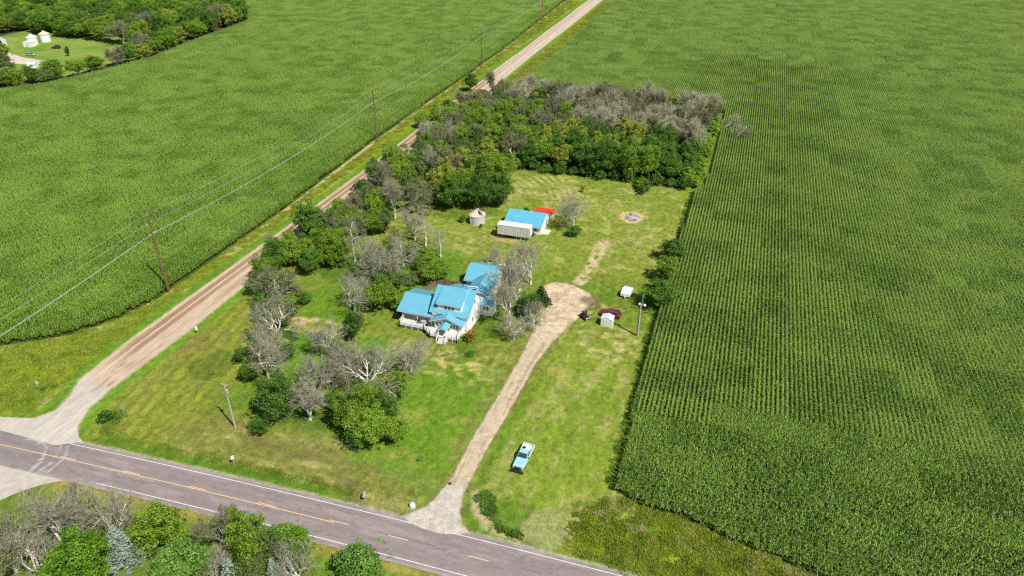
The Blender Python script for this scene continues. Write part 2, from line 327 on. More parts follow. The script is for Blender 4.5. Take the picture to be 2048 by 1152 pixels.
    # wheel tracks and dry soil patches
    def track(pts, w0, col, k=.8, thr=(.36, .58)):
        nonlocal c
        d = np.full(len(e), 1e9)
        for (a, b), (a2, b2) in zip(pts[:-1], pts[1:]):
            t = np.clip(((e-a)*(a2-a)+(n-b)*(b2-b))/((a2-a)**2+(b2-b)**2), 0, 1); d = np.minimum(d, np.hypot(e-a-t*(a2-a), n-b-t*(b2-b)))
        c = mix(c, col, sm(w0, w0*.4, d+(N2-.5)*w0)*k*sm(*thr, fbm(e, n, 1.1, 61)))
    track([(-29.5, 141), (-28.8, 148), (-28.2, 163)], 2.0, A(.50, .40, .23), .95, (.25, .5))
    track([(-24, 133), (-18, 131.5)], 1.2, DRY, .8); track([(-28, 163), (-30, 175), (-36, 186)], 1.3, STR, .6); track([(-20, 165), (-16, 175)], 1.4, STR, .7)
    track([(-26, 77), (-25.2, 96), (-25, 116)], .5, STR, .4); track([(-36.2, 78), (-35.8, 100), (-35.4, 118)], .8, A(.20, .17, .06), .6, (.2, .5))
    track([(-38, 70), (-50, 73), (-66, 74.5)], .7, A(.2, .16, .07), .6); track([(-60, 148.5), (-46, 147)], .4, STR, .7)
    c = mix(c, A(.52, .40, .20), blob(-77.5, 106, 7.0, 3.0, .4)*sm(.33, .52, fbm(e, n, 2, 71))*.95)
    c = mix(c, A(.40, .29, .14), blob(-53, 155.8, 5, 1.2, .4)*.8)
    c = mix(c, A(.58, .42, .24), blob(-24, 180, 3.4, 3.6, .3)*sm(.9, .8, blob(-24, 180, 2.0, 2.2, .3))*.95)
    c = mix(c, A(.2, .18, .16), blob(-24, 180, 2.1, 2.4, .3)*.9)
    c = mix(c, A(.17, .115, .06), blob(-25.6, 133.5, 2.6, 3.0, .4)*.9)
    c = mix(c, STR, blob(-26, 129, 3.5, 5, .4)*sm(.4, .6, N3)*.8)
    # roadside of the highway
    nc = NC(e)
    d = n-(nc+4.1); c = mix(c, LUSH*.95, sm(0, .5, d)*sm(2.0, 1.2, d)*sm(-100, -92, e)*sm(-47, -50, e)*.9)
    c = mix(c, A(.42, .38, .30), sm(.45, .05, np.abs(n-(nc+3.9))+(N3-.5)*.5)*.8)
    d = (nc-4.0)-n; w = sm(-.2, .3, d); c = mix(c, OL*1.05, w*sm(3.0, 1, d)*.7); c = mix(c, A(.33, .25, .07), sm(-.1, .3, d)*sm(1.5, .7, d)*.7); c = mix(c, A(.12, .17, .03), sm(3, 8, d)*.7)
    # west ditch
    w = sm(-110, -111.5, e)
    c = mix(c, YG*.85, w*.8); c = mix(c, A(.13, .20, .015), w*sm(.45, .62, fbm(e, n*.45, 5, 91))*.85); c = mix(c, A(.40, .38, .12), w*sm(.56, .7, fbm(e, n*.3, 3, 92))*.6)
    dl = rL(n)-e; c = mix(c, A(.12, .23, .02), sm(0, .4, dl)*sm(3.2, 2.2, dl)*.9); c = mix(c, A(.50, .44, .24), sm(-.2, 0, dl)*sm(.5, .2, dl)*.7)
    fe = e-np.interp(n, [80, 88, 96, 104, 151, 215, 355, 521, 700], [-134.8, -123.8, -118.9, -117, -117.6, -120.8, -122.6, -130, -138])
    c = mix(c, A(.45, .42, .22), sm(.9, .3, np.abs(fe-.7)+(N3-.5)*.6)*sm(120, 150, n)*.8)
    # east verge north of the woods
    w = sm(-105, -103, e)*sm(284, 292, n); c = mix(c, YG*.8, w*.6); c = mix(c, A(.17, .13, .04), w*sm(.5, .62, fbm(e, n*.4, 6, 95))*.7)
    dr = e-rR(n); c = mix(c, A(.13, .27, .02), sm(0, .4, dr)*sm(3.0, 2.0, dr)*.85*sm(64, 65.5, n)); c = mix(c, A(.50, .42, .28), sm(.5, .1, np.abs(dr)+(N3-.5)*.5)*.7*sm(64, 65.5, n))
    # driveway edges
    for f, sg in ((dL, -1), (dR, 1)):
        dd = (e-f(n))*sg; inr = sm(64, 66, n)*sm(140, 138, n); c = mix(c, A(.24, .18, .09), inr*sm(.7, .0, np.abs(dd)+(N3-.5)*.8)*.8)
    # south east unmown corner
    w = sm(-15.2, -14.6, e+(N3-.5)*.7)*sm(78.5, 77, n+.28*(e+5)*0)*sm(66.5, 67.5, n-(e+5)*.01); c = mix(c, A(.20, .25, .012), w*.85); c = mix(c, A(.08, .15, .015), w*sm(.45, .6, N2)*.7); c = mix(c, A(.38, .33, .15), w*sm(.5, .64, fbm(e, n, 5, 97))*.55*sm(70, 73, n))
    c = mix(c, A(.40, .36, .17), blob(-17, 70, 4, 4, .3)*.55)
    track([(-29.8, 73), (-28.2, 69.6), (-25.5, 67.6), (-21, 66.8)], 1.3, A(.42, .34, .19), .9, (.2, .4))
    # under the woods and the corn
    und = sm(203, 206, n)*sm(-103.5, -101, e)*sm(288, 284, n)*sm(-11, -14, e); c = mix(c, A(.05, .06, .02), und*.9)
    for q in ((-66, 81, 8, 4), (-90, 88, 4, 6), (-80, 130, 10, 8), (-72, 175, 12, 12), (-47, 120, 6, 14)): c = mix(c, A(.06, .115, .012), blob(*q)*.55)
    inf = pip(e, n, FIELD_W) | pip(e, n, FIELD_E); c[inf] = A(.055, .075, .016)
    return np.clip(c*np.array((1.02, 1.03, .95))*(.65+.42*N3[:, None]), 0.005, .9)
def set_col(me, cols):
    a = me.color_attributes.new('Col', 'FLOAT_COLOR', 'POINT')
    a.data.foreach_set('color', np.concatenate([cols, np.ones((len(cols), 1))], 1).astype(np.float32).ravel())
def grid_sheet(name, e0, e1, n0, n1, step, z, mat, relief=0):
    es = np.arange(e0, e1+step*.5, step); ns = np.arange(n0, n1+step*.5, step); E, N = np.meshgrid(es, ns)
    e = E.ravel(); n = N.ravel(); Z = np.full(len(e), z)
    if relief: Z = Z+relief*fbm(e, n, 6, 7)
    k = len(es); i = (np.arange(len(ns)-1)[:, None]*k+np.arange(k-1)[None]).ravel()
    me = npmesh(name, np.stack([e, n, Z], 1), np.stack([i, i+1, i+k+1, i+k], 1), mat, True)
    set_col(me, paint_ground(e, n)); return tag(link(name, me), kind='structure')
def ribbon(name, ts, fl, fr, cols, mat, z, crown, colf, along='n', jag=.18, seed=5):
    rng = np.random.RandomState(seed); L = fl(ts)+(fbm(ts, ts*0+seed, .9, 3)-.5)*2*jag; R = fr(ts)+(fbm(ts, ts*0+seed+9, .9, 4)-.5)*2*jag
    u = np.linspace(0, 1, cols)[None]; X = L[:, None]*(1-u)+R[:, None]*u; T = np.repeat(ts[:, None], cols, 1)
    Z = z+crown*4*u*(1-u)+0*X
    e, n = (X.ravel(), T.ravel()) if along == 'n' else (T.ravel(), X.ravel())
    i = (np.arange(len(ts)-1)[:, None]*cols+np.arange(cols-1)[None]).ravel()
    F = np.stack([i, i+1, i+cols+1, i+cols], 1)
    if along != 'n': F = F[:, ::-1]
    me = npmesh(name, np.stack([e, n, Z.ravel()], 1), F, mat, True); set_col(me, np.clip(colf(e, n, np.repeat(u, len(ts), 0).ravel()), .01, .9))
    return tag(link(name, me), kind='structure')
def mixc(c, d, f): return c*(1-f[:, None])+np.array(d)*f[:, None]

# ---------------------------------------------------------------- setting: ground, roads
gs = MB(); gs.add([(-1500, -300, 0), (1500, -300, 0), (1500, 2200, 0), (-1500, 2200, 0)], [(0, 1, 2, 3)]); tag(gs.build('ground', 'soil'), kind='structure')
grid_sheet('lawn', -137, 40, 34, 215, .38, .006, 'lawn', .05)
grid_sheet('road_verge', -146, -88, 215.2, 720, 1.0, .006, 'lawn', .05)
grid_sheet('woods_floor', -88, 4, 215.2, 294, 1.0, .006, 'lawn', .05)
def col_gravel(e, n, u):
    N = fbm(e, n*.08, 1.0, 11); N2 = fbm(e, n*.2, 2, 12)
    c = np.tile((.475, .37, .262), (len(e), 1)).astype(float)
    c = mixc(c, (.28, .165, .095), sm(.07, .14, u)*sm(.53, .44, u)*sm(.12, .4, fbm(e, n*.03, 3, 13))*sm(78, 90, n)*.9)
    c = mixc(c, (.60, .48, .38), sm(.27, .29, u)*sm(.34, .32, u)*.8)
    c = mixc(c, (.34, .22, .14), sm(.5, .62, N)*sm(.6, .7, u)*sm(.95, .9, u)*.7)
    c = mixc(c, (.52, .44, .36), sm(290, 320, n)*.5)
    c = mixc(c, (.47, .42, .36), sm(79, 74, n+(e+106)*.25+(N2-.5)*6))
    c = mixc(c, (.33, .22, .14), sm(.5, .6, fbm(e, n*.3, .8, 15))*sm(.45, .55, u)*sm(.95, .85, u)*sm(73, 75, n)*sm(88, 82, n)*.8)
    return c*(.9+.2*N[:, None])
ribbon('gravel_road', np.concatenate([np.arange(61.0, 320, .5), np.arange(320, 900, 3)]), rL, rR, 40, 'gravel', .062, .05, col_gravel)
def col_drive(e, n, u):
    N = fbm(e, n*.15, .9, 21); c = np.tile((.47, .375, .26), (len(e), 1)).astype(float)
    c = mixc(c, (.27, .185, .11), sm(.5, .62, N)*(sm(.15, .25, u)*sm(.42, .35, u)+sm(.6, .68, u)*sm(.85, .8, u))*.6)
    c = mixc(c, (.60, .48, .32), sm(112, 124, n)*.6); c = mixc(c, (.30, .22, .14), sm(112, 124, n)*sm(.5, .58, fbm(e, n, 1.2, 25))*.5)
    c = mixc(c, (.19, .12, .065), sm(2.8, 1.4, np.hypot(e+25.8, n-133.6)+(N-.5)*2)*.9)
    c = mixc(c, (.46, .41, .35), sm(74, 73, n)); c = mixc(c, (.25, .24, .10), sm(.10, .0, np.minimum(u, 1-u)+(fbm(e, n, 1.2, 27)-.5)*.25)*.8)
    return c*(.9+.2*N[:, None])
ribbon('driveway', np.arange(64.2, 139.7, .4), dL, dR, 22, 'drive', .062, .03, col_drive, jag=.16, seed=15)
TYRES = [[(-106.2, 60.6), (-105.2, 61.0), (-103.8, 61.0), (-102.0, 60.6), (-101.2, 60.1), (-100.3, 58.9), (-99.6, 56.9), (-99.7, 54.8)], [(-100.1, 59.1), (-99.2, 57.2), (-99.3, 54.9)], [(-103.7, 63.3), (-103.6, 61.5), (-103.4, 60.4)], [(-102.0, 62.8), (-99.9, 61.9), (-99.1, 61.0), (-98.5, 60.0), (-97.9, 57.8), (-97.7, 54.9)], [(-98.0, 59.3), (-97.4, 57.4), (-97.1, 55.0)], [(-98.3, 61.7), (-96.9, 60.0), (-96.4, 58.8), (-96.3, 57.4), (-96.5, 54.9)], [(-111.4, 63.0), (-111.7, 61.3), (-111.6, 60.3)], [(-113.4, 62.9), (-113.7, 62.1)]]
def col_asph(e, n, u):
    N = fbm(e*.12, n, .7, 31); c = np.tile((.245, .200, .194), (len(e), 1)).astype(float)
    d = n-NC(e)
    for k in (-2.3, -.95, .95, 2.3): c = mixc(c, (.205, .165, .160), sm(.5, .1, np.abs(d-k))*.35)
    c = mixc(c, (.31, .265, .25), sm(.5, .65, N)*.4)
    c = mixc(c, (.17, .158, .15), sm(-96, -100, e+(N-.5)*4)*sm(1.6, 2.6, d)*.7)
    c = mixc(c, (.20, .175, .165), sm(-94, -99, e)*.5)
    c = mixc(c, (.09, .085, .085), sm(.14, .05, np.abs(d-.05+.15*np.sin(e*.8)))*sm(-45, -43, e)*sm(.35, .5, fbm(e, n*0, 3, 35))*.55)
    crk = np.abs(fbm(e*.5, n*1.3, 2.2, 301)-.5); c = mixc(c, (.13, .115, .11), sm(.012, .004, crk)*sm(.45, .6, fbm(e, n, 9, 303))*.5)
    c = mixc(c, (.33, .29, .27), sm(.4, .0, np.minimum(u, 1-u)*7.8+(fbm(e, n, .8, 305)-.5)*.8)*.7)
    for pts in TYRES:
        dd = np.full(len(e), 9.)
        for (a, b), (a2, b2) in zip(pts[:-1], pts[1:]):
            t = np.clip(((e-a)*(a2-a)+(n-b)*(b2-b))/((a2-a)**2+(b2-b)**2), 0, 1); dd = np.minimum(dd, np.hypot(e-a-t*(a2-a), n-b-t*(b2-b)))
        c = mixc(c, (.42, .39, .36), sm(.2, .04, dd)*sm(.25, .45, fbm(e, n, 1.5, 37))*.85)
    return c*(.92+.16*N[:, None])
ribbon('highway', np.arange(-200, 60, .35), lambda e: NC(e)+3.75+sm(-97, -100, e)*.0, lambda e: NC(e)-4.05, 36, 'asphalt', .07, .04, col_asph, along='e', jag=.10, seed=25)
# south side road across the highway
ap = [(-200, 56), (-109, NC(np.array([-109.]))[0]-3.9), (-92.4, 55.4), (-94.6, 54.0), (-97.0, 51.6), (-98.8, 48.5), (-99.4, 44), (-99.6, 36), (-99.8, -200), (-108.5, -200), (-108.5, 40), (-112, 50)]
ap[0] = (-117, 54.6)
def apron():
    s = MB(); q = ap; s.slab([(a, b, .0662) for a, b in q], .06); o = s.build('side_road', paint('side_road_gravel', (.49, .44, .38), (.39, .35, .30), .9, .95, .1)); tag(o, kind='structure')
apron()
# painted lines, laid 4 mm above the crowned asphalt
def line(name, e0, e1, off, w, mat, seg=None):
    def zz(d): u = (3.75-d)/7.8; return .07+.04*4*u*(1-u)+.004
    s = MB(); spans = seg or [(e0, e1)]
    for a, b in spans:
        k = max(2, int((b-a)/1.2)+1); xs = np.linspace(a, b, k); n0 = NC(xs)
        vs = [(x, y+off-w/2, zz(off-w/2)) for x, y in zip(xs, n0)]+[(x, y+off+w/2, zz(off+w/2)) for x, y in zip(xs, n0)]
        s.add(vs, [(i, i+1, k+i+1, k+i) for i in range(k-1)])
    tag(s.build(name, mat), kind='structure')
line('edge_line_north', -98.3, 60, 3.08, .13, 'line_white')
line('edge_line_south', -87.2, 60, -3.18, .13, 'line_white')
line('centre_line', -200, -47.6, -.10, .12, 'line_yellow')
line('centre_line_dashes', 0, 0, .16, .12, 'line_yellow', [(-97.3+k*12.2-2.4*0, -94.2+k*12.2) for k in range(0, 5)])
line('centre_line_dashes', 0, 0, .0, .13, 'line_yellow', [(-38.9, -35.8), (-26.7, -23.6), (-14.5, -11.4), (-2.3, .8)])

# ---------------------------------------------------------------- corn: instanced patches of rows
SRC = bpy.data.collections.new('sources')
def corn_patch(name, rows, length, seed, mat, jitter=0., hsc=1.):
    rng = np.random.RandomState(seed); xs = []
    for r in range(rows):
        y = np.arange(.1, length, .235); y = y+rng.uniform(-.05, .05, len(y)); x = (r+.5)*.8+rng.normal(0, .045+jitter, len(y))
        keep = (rng.rand(len(y)) > .05); xs.append(np.stack([x[keep], y[keep]], 1))
    P = np.concatenate(xs); P[:, 0] -= rows*.4; P[:, 1] -= length/2
    n = len(P); L = 8; base = np.repeat(P, L, 0); k = np.tile(np.arange(L), n); H = np.repeat(rng.uniform(1.95, 2.35, n)*hsc, L)
    az = np.repeat(rng.normal(0, .9, n), L)+k*PI+rng.normal(0, .45, n*L)
    z0 = H*(.42+.5*k/L); ln = rng.uniform(.32, .56, n*L)*(1-.035*k); w = rng.uniform(.10, .16, n*L)
    up = rng.uniform(.12, .34, n*L); dn = rng.uniform(-.05, .3, n*L)
    d = np.stack([np.cos(az), np.sin(az)], 1); pr = np.stack([-d[:, 1], d[:, 0]], 1)
    def pt(t, z, ww): return np.concatenate([base+d*(ln*t)[:, None]+pr*(w*ww)[:, None], z[:, None]], 1)
    V = np.stack([pt(0, z0, -.35), pt(0, z0, .35), pt(.5, z0+up, .5), pt(.5, z0+up, -.5), pt(1., z0+up-dn, .12), pt(1., z0+up-dn, -.12)], 1).reshape(-1, 3)
    o = np.arange(n*L)*6; F = np.concatenate([np.stack([o, o+1, o+2, o+3], 1), np.stack([o+3, o+2, o+4, o+5], 1)])
    # tassels
    tz = H[::L]; t0 = np.concatenate([P, tz[:, None]-.25], 1); tx = rng.normal(0, .05, (n, 2)); t1 = np.concatenate([P+tx, tz[:, None]+.22], 1); off = np.array((.03, .02, 0)); b = len(V); nf = len(F)
    V = np.concatenate([V, np.stack([t0-off, t0+off, t1+off, t1-off], 1).reshape(-1, 3)]); o = b+np.arange(n)*4; F = np.concatenate([F, np.stack([o, o+1, o+2, o+3], 1)])
    ob = bpy.data.objects.new(name, npmesh(name, V, F, [mat, 'tassel'], mi=np.arange(len(F)) >= nf)); return ob
def make_source(cname, obs):
    c = bpy.data.collections.new(cname)
    for o in obs: c.objects.link(o)
    return c
def scatter(name, pts, rot, scl, idx, coll, mat):
    me = bpy.data.meshes.new(name); me.vertices.add(len(pts)); me.vertices.foreach_set('co', np.asarray(pts, np.float32).ravel())
    for nm, ty, arr, key in (('rot', 'FLOAT', rot, 'value'), ('scl', 'FLOAT_VECTOR', scl, 'vector'), ('idx', 'INT', idx, 'value')):
        a = me.attributes.new(nm, ty, 'POINT'); a.data.foreach_set(key, np.ascontiguousarray(arr, np.int32 if ty == 'INT' else np.float32).ravel())
    me.materials.append(M[mat]); o = link(name, me)
    ng = bpy.data.node_groups.new(name+'_nodes', 'GeometryNodeTree')
    ng.interface.new_socket('Geometry', in_out='INPUT', socket_type='NodeSocketGeometry'); ng.interface.new_socket('Geometry', in_out='OUTPUT', socket_type='NodeSocketGeometry')
    N = ng.nodes; L = ng.links; gi = N.new('NodeGroupInput'); go = N.new('NodeGroupOutput')
    ci = N.new('GeometryNodeCollectionInfo'); ci.inputs['Collection'].default_value = coll; ci.inputs['Separate Children'].default_value = True; ci.inputs['Reset Children'].default_value = True
    ip = N.new('GeometryNodeInstanceOnPoints'); ip.inputs['Pick Instance'].default_value = True
    def attr(nm, ty): a = N.new('GeometryNodeInputNamedAttribute'); a.data_type = ty; a.inputs['Name'].default_value = nm; return a.outputs['Attribute']
    cx = N.new('ShaderNodeCombineXYZ'); L.new(attr('rot', 'FLOAT'), cx.inputs['Z'])
    L.new(gi.outputs[0], ip.inputs['Points']); L.new(ci.outputs[0], ip.inputs['Instance']); L.new(attr('idx', 'INT'), ip.inputs['Instance Index'])
    L.new(cx.outputs[0], ip.inputs['Rotation']); L.new(attr('scl', 'FLOAT_VECTOR'), ip.inputs['Scale']); L.new(ip.outputs[0], go.inputs[0])
    md = o.modifiers.new('scatter', 'NODES'); md.node_group = ng
    return o
def make_field(name, poly, mat, seed, zone, angle=0):
    """blocks of 8 rows x 6.4 m where they fit, single row pieces of 1.6 m along the edges; zone(e,n) -> 0 rows, 1 headland, 2 closed canopy"""
    rng = np.random.RandomState(seed)
    obs = [corn_patch('%s_a%d' % (name, k), 8, 6.4, seed+k, mat) for k in range(4)]
    obs += [corn_patch('%s_b%d' % (name, k), 1, .8, seed+20+k, mat) for k in range(4)]
    obs += [corn_patch('%s_c%d' % (name, k), 8, 6.4, seed+40+k, mat, .22) for k in range(4)]
    obs += [corn_patch('%s_d%d' % (name, k), 8, 6.4, seed+60+k, 'corn_mid' if mat == 'corn' else mat, .2) for k in range(4)]
    coll = make_source(name+'_sources', obs)
    es = np.array([p[0] for p in poly]); ns = np.array([p[1] for p in poly])
    B = 6.4; ce, cn = np.meshgrid(np.arange(es.min(), es.max(), B)+B/2, np.arange(ns.min(), ns.max(), B)+B/2); ce = ce.ravel(); cn = cn.ravel()
    # keep what this camera or one a few steps aside can see
    th = math.radians(18.088); X = ce*math.cos(th)+cn*math.sin(th); Y = -ce*math.sin(th)+cn*math.cos(th)
    vis = (Y < 560) & (np.abs(X) < 30+.86*np.hypot(Y, 40)); ce = ce[vis]; cn = cn[vis]
    cor = [pip(ce+a*B/2, cn+b*B/2, poly) for a in (-1, 0, 1) for b in (-1, 0, 1)]; allin = np.all(cor, 0); anyin = np.any(cor, 0)
    zn = zone(ce, cn)
    P = []; R = []; S = []; I = []
    f = allin; k = f.sum(); z = zn[f]
    P.append(np.stack([ce[f], cn[f], np.zeros(k)], 1)); r = rng.randint(0, 2, k)*PI; r = r+np.where(z == 1, PI/2, 0.)
    R.append(r); I.append(np.where(z == 2, 12, np.where((z == 1) | (z == 3), 8, 0))+rng.randint(0, 4, k)); hs = .97+.06*fbm(ce[f], cn[f], 30, 5)
    S.append(np.stack([np.ones(k), np.ones(k), hs], 1))
    f = anyin & ~allin; sx = (np.arange(8)-3.5)*.8; sy = (np.arange(8)-3.5)*.8; gx, gy = np.meshgrid(sx, sy)
    pe = (ce[f][:, None]+gx.ravel()[None]).ravel(); pn = (cn[f][:, None]+gy.ravel()[None]).ravel(); kk = pip(pe, pn+rng.uniform(-.3, .3, len(pn)), poly); pe = pe[kk]; pn = pn[kk]; k = len(pe)
    P.append(np.stack([pe, pn, np.zeros(k)], 1)); R.append(rng.randint(0, 2, k)*PI); I.append(4+rng.randint(0, 4, k)); R[-1] = R[-1]+np.where(zone(pe, pn) == 1, PI/2+rng.normal(0, .25, k), 0.); S.append(np.stack([np.ones(k), np.ones(k), rng.uniform(.82, 1.02, k)], 1))
    o = scatter(name, np.concatenate(P), np.concatenate(R), np.concatenate(S), np.concatenate(I), coll, mat)
    return tag(o, kind='stuff')
ZE = lambda e, n: np.where(n < 104-.04*e+14*(fbm(e, n, 16, 44)-.5)*2*(e > -8), 1, np.where(e+26*(fbm(e, n, 30, 46)-.5)+8*(vn(e*7.1, n*5.3, 3)-.5) > 60+.20*(n-110), 2, np.where(n+60*(fbm(e, n, 30, 47)-.5)+14*(vn(e*6.3, n*4.1, 5)-.5) > 372, 3, 0)))
tag(make_field('corn_field', FIELD_E, 'corn', 100, ZE), 'dark green corn in straight rows right of the farmyard', 'corn field')
ZW = lambda e, n: np.where(e > -131-.02*(n-80), 0, 2)
tag(make_field('corn_field', FIELD_W, 'corn_light', 300, ZW), 'lighter green corn left of the gravel road', 'corn field')

def tuft_patch(name, seed, size, count, h, mat, w=.03, lean=.5):
    rng = np.random.RandomState(seed); P = rng.uniform(-size/2, size/2, (count, 2)); az = rng.uniform(0, 2*PI, count); H = rng.uniform(.4, 1, count)*h
    ln = rng.uniform(.1, lean, count)*H; d = np.stack([np.cos(az), np.sin(az)], 1); pr = np.stack([-d[:, 1], d[:, 0]], 1)*w
    z = np.zeros(count); c = lambda a, zz: np.concatenate([a, zz[:, None]], 1)
    V = np.stack([c(P-pr, z), c(P+pr, z), c(P+d*ln[:, None]*.5+pr*.8, H*.7), c(P+d*ln[:, None]*.5-pr*.8, H*.7), c(P+d*ln[:, None]*1.3, H)], 1).reshape(-1, 3)
    o = np.arange(count)*5; V = V; F = np.concatenate([np.stack([o, o+1, o+2, o+3], 1), np.stack([o+3, o+2, o+4, o+4], 1)])
    me = bpy.data.meshes.new(name); fs = [tuple(f) for f in F[:count]]+[tuple(f[:3]) for f in F[count:]]
    me.from_pydata(V.tolist(), [], fs); me.materials.append(M[mat]); return bpy.data.objects.new(name, me)
def weeds(name, poly, spacing, seed, mat, h, label, size=1.5, count=110, thr=.0, w=.035):
    rng = np.random.RandomState(seed); es = [p[0] for p in poly]; ns = [p[1] for p in poly]
    k = int((max(es)-min(es))*(max(ns)-min(ns))/spacing**2); e = rng.uniform(min(es), max(es), k); n = rng.uniform(min(ns), max(ns), k)
    f = pip(e, n, poly) & ~pip(e, n, FIELD_W) & ~pip(e, n, FIELD_E) & (fbm(e, n, 5, 91) > thr); e = e[f]; n = n[f]; k = len(e)
    coll = make_source(name+'_src%d' % seed, [tuft_patch('tuft%d_%d' % (seed, q), seed+q, size, count, h, mat, w) for q in range(4)])
    s = rng.uniform(.6, 1.25, (k, 1))*np.array([[1, 1, 1.]]); s[:, 2] *= rng.uniform(.5, 1.2, k)
    return tag(scatter(name, np.stack([e, n, np.full(k, .01)], 1), rng.uniform(0, 6.28, k), s, rng.randint(0, 4, k), coll, mat), label, 'grass', kind='stuff')
weeds('ditch_grass', [(-137, 66), (-116, 65.5), (-110.5, 70), (-113.5, 78), (-114.5, 100), (-114.2, 212), (-118, 212), (-118, 100), (-124, 88), (-135, 80)], 1.0, 1, 'weed', .4, 'tall yellow green grass in the ditch west of the gravel road')
weeds('ditch_grass', [(-115.5, 212), (-119, 520), (-131, 520), (-121, 212)], 1.6, 11, 'weed', .5, 'tall yellow green grass along the far gravel road, corn side', 2.2)
weeds('verge_grass', [(-101.5, 290), (-102.5, 520), (-95, 520), (-92, 290)], 1.6, 21, 'weed', .5, 'rough grass between the far gravel road and the right corn field', 2.2)
weeds('corner_grass', [(-14.2, 67.2), (-14.2, 74.0), (-10.5, 77.6), (-9, 79.5), (-5, 78.5), (1.6, 77.7), (18, 74), (36, 70), (36, 64.6), (-5, 66.3)], .75, 31, 'weed', .5, 'unmown grass and weeds below the right corn field')
weeds('weed_strip', [(-28.9, 73.2), (-27.2, 73.4), (-25.6, 70.5), (-23.8, 68.4), (-20, 67.1), (-20.5, 66.8), (-24, 67.3), (-27.2, 69.8)], .5, 41, 'grass', .75, 'thick green weeds in the ditch beside the driveway apron', 1.0, 120)
weeds('roadside_grass', [(-93.5, 66.3), (-80, 66.9), (-49, 68.2), (-46.5, 67.2), (-49, 66.6), (-80, 65.4), (-93, 64.6), (-97, 67.5), (-97.5, 72), (-95.8, 72)], .7, 51, 'grass', .28, 'narrow strip of longer green grass along the highway')
weeds('corner_weeds', [(-14.8, 67.2), (-14.8, 74.8), (-10.5, 78.6), (-5, 78.5), (1.6, 77.7), (18, 74), (36, 70), (36, 64.6), (-5, 66.3)], 2.0, 71, 'grass', .55, 'darker green weed clumps among the unmown grass below the right corn field', 1.1, 90, .5)
weeds('corner_straw', [(-13, 75), (-9, 79), (-5, 78.3), (1.6, 77.5), (18, 73.8), (36, 69.8), (36, 66.5), (14, 70), (-4, 73)], 1.2, 76, 'straw', .5, 'dry straw coloured grass along the lower edge of the right corn field', 1.2, 70, .42)
LAWNP = [(-100, 78), (-98, 68), (-88, 67), (-38, 68.5), (-35.5, 75), (-35, 110), (-30, 112), (-31, 74), (-26, 72), (-15.5, 70), (-11.5, 82), (-11, 200), (-62, 202), (-60, 140), (-64, 120), (-90, 120), (-101, 120)]
weeds('lawn_tufts', LAWNP, 1.5, 81, 'grass', .13, 'short green tufts in the mown lawn', .7, 40, 0, .03)
weeds('lawn_clippings', LAWNP, 2.0, 86, 'straw', .07, 'dry clippings in the mown lawn', .9, 34, .5, .035)
weeds('field_edge_grass', [(-11.2, 82), (-11.6, 130), (-11.2, 170), (-10.8, 202), (-9, 202), (-9.8, 170), (-10, 130), (-9.2, 80)], .6, 61, 'grass', .3, 'rank green grass under the first corn row', 1.0)

# ---------------------------------------------------------------- trees
def leaves_mesh(centers, radii, per, size, rng, flat=.0, droop=0, hemi=.35):
    n = len(centers)*per; c = np.repeat(centers, per, 0); r = np.repeat(radii, per)
    d = rng.normal(size=(n, 3)); d[:, 2] = d[:, 2]+hemi; d /= np.linalg.norm(d, axis=1)[:, None]
    rad = r*rng.uniform(.55, 1.08, n); p = c+d*rad[:, None]*np.array((1, 1, .8))
    nr = d+rng.normal(0, .55, (n, 3)); nr[:, 2] += flat; nr /= np.linalg.norm(nr, axis=1)[:, None]
    t = np.cross(nr, rng.normal(size=(n, 3))); t /= np.linalg.norm(t, axis=1)[:, None]; b = np.cross(nr, t)
    s = rng.uniform(.6, 1.3, n)[:, None]*size; a = t*s; bb = b*s*.62
    V = np.stack([p-a, p-bb*.9, p+a, p+bb], 1).reshape(-1, 3); o = np.arange(n)*4
    return V, np.stack([o, o+1, o+2, o+3], 1)
def tubes_np(segs, sides=4):
    """segs: list of (p0,p1,r0,r1) -> arrays"""
    S = np.array([(*a, *b, r0, r1) for a, b, r0, r1 in segs]); p0 = S[:, :3]; p1 = S[:, 3:6]; d = p1-p0; d /= np.linalg.norm(d, axis=1)[:, None]+1e-9
    ref = np.where(np.abs(d[:, 2:3]) < .9, np.array([[0, 0, 1.]]), np.array([[1., 0, 0]])); a = np.cross(d, ref); a /= np.linalg.norm(a, axis=1)[:, None]; b = np.cross(d, a)
    ang = np.arange(sides)*2*PI/sides; ring = a[:, None]*np.cos(ang)[None, :, None]+b[:, None]*np.sin(ang)[None, :, None]
    V = np.concatenate([p0[:, None]+ring*S[:, 6][:, None, None], p1[:, None]+ring*S[:, 7][:, None, None]], 1).reshape(-1, 3)
    o = (np.arange(len(S))*2*sides)[:, None]; k = np.arange(sides)[None]; k2 = (k+1) % sides
    F = np.stack([o+k, o+k2, o+sides+k2, o+sides+k], 2).reshape(-1, 4); return V, F
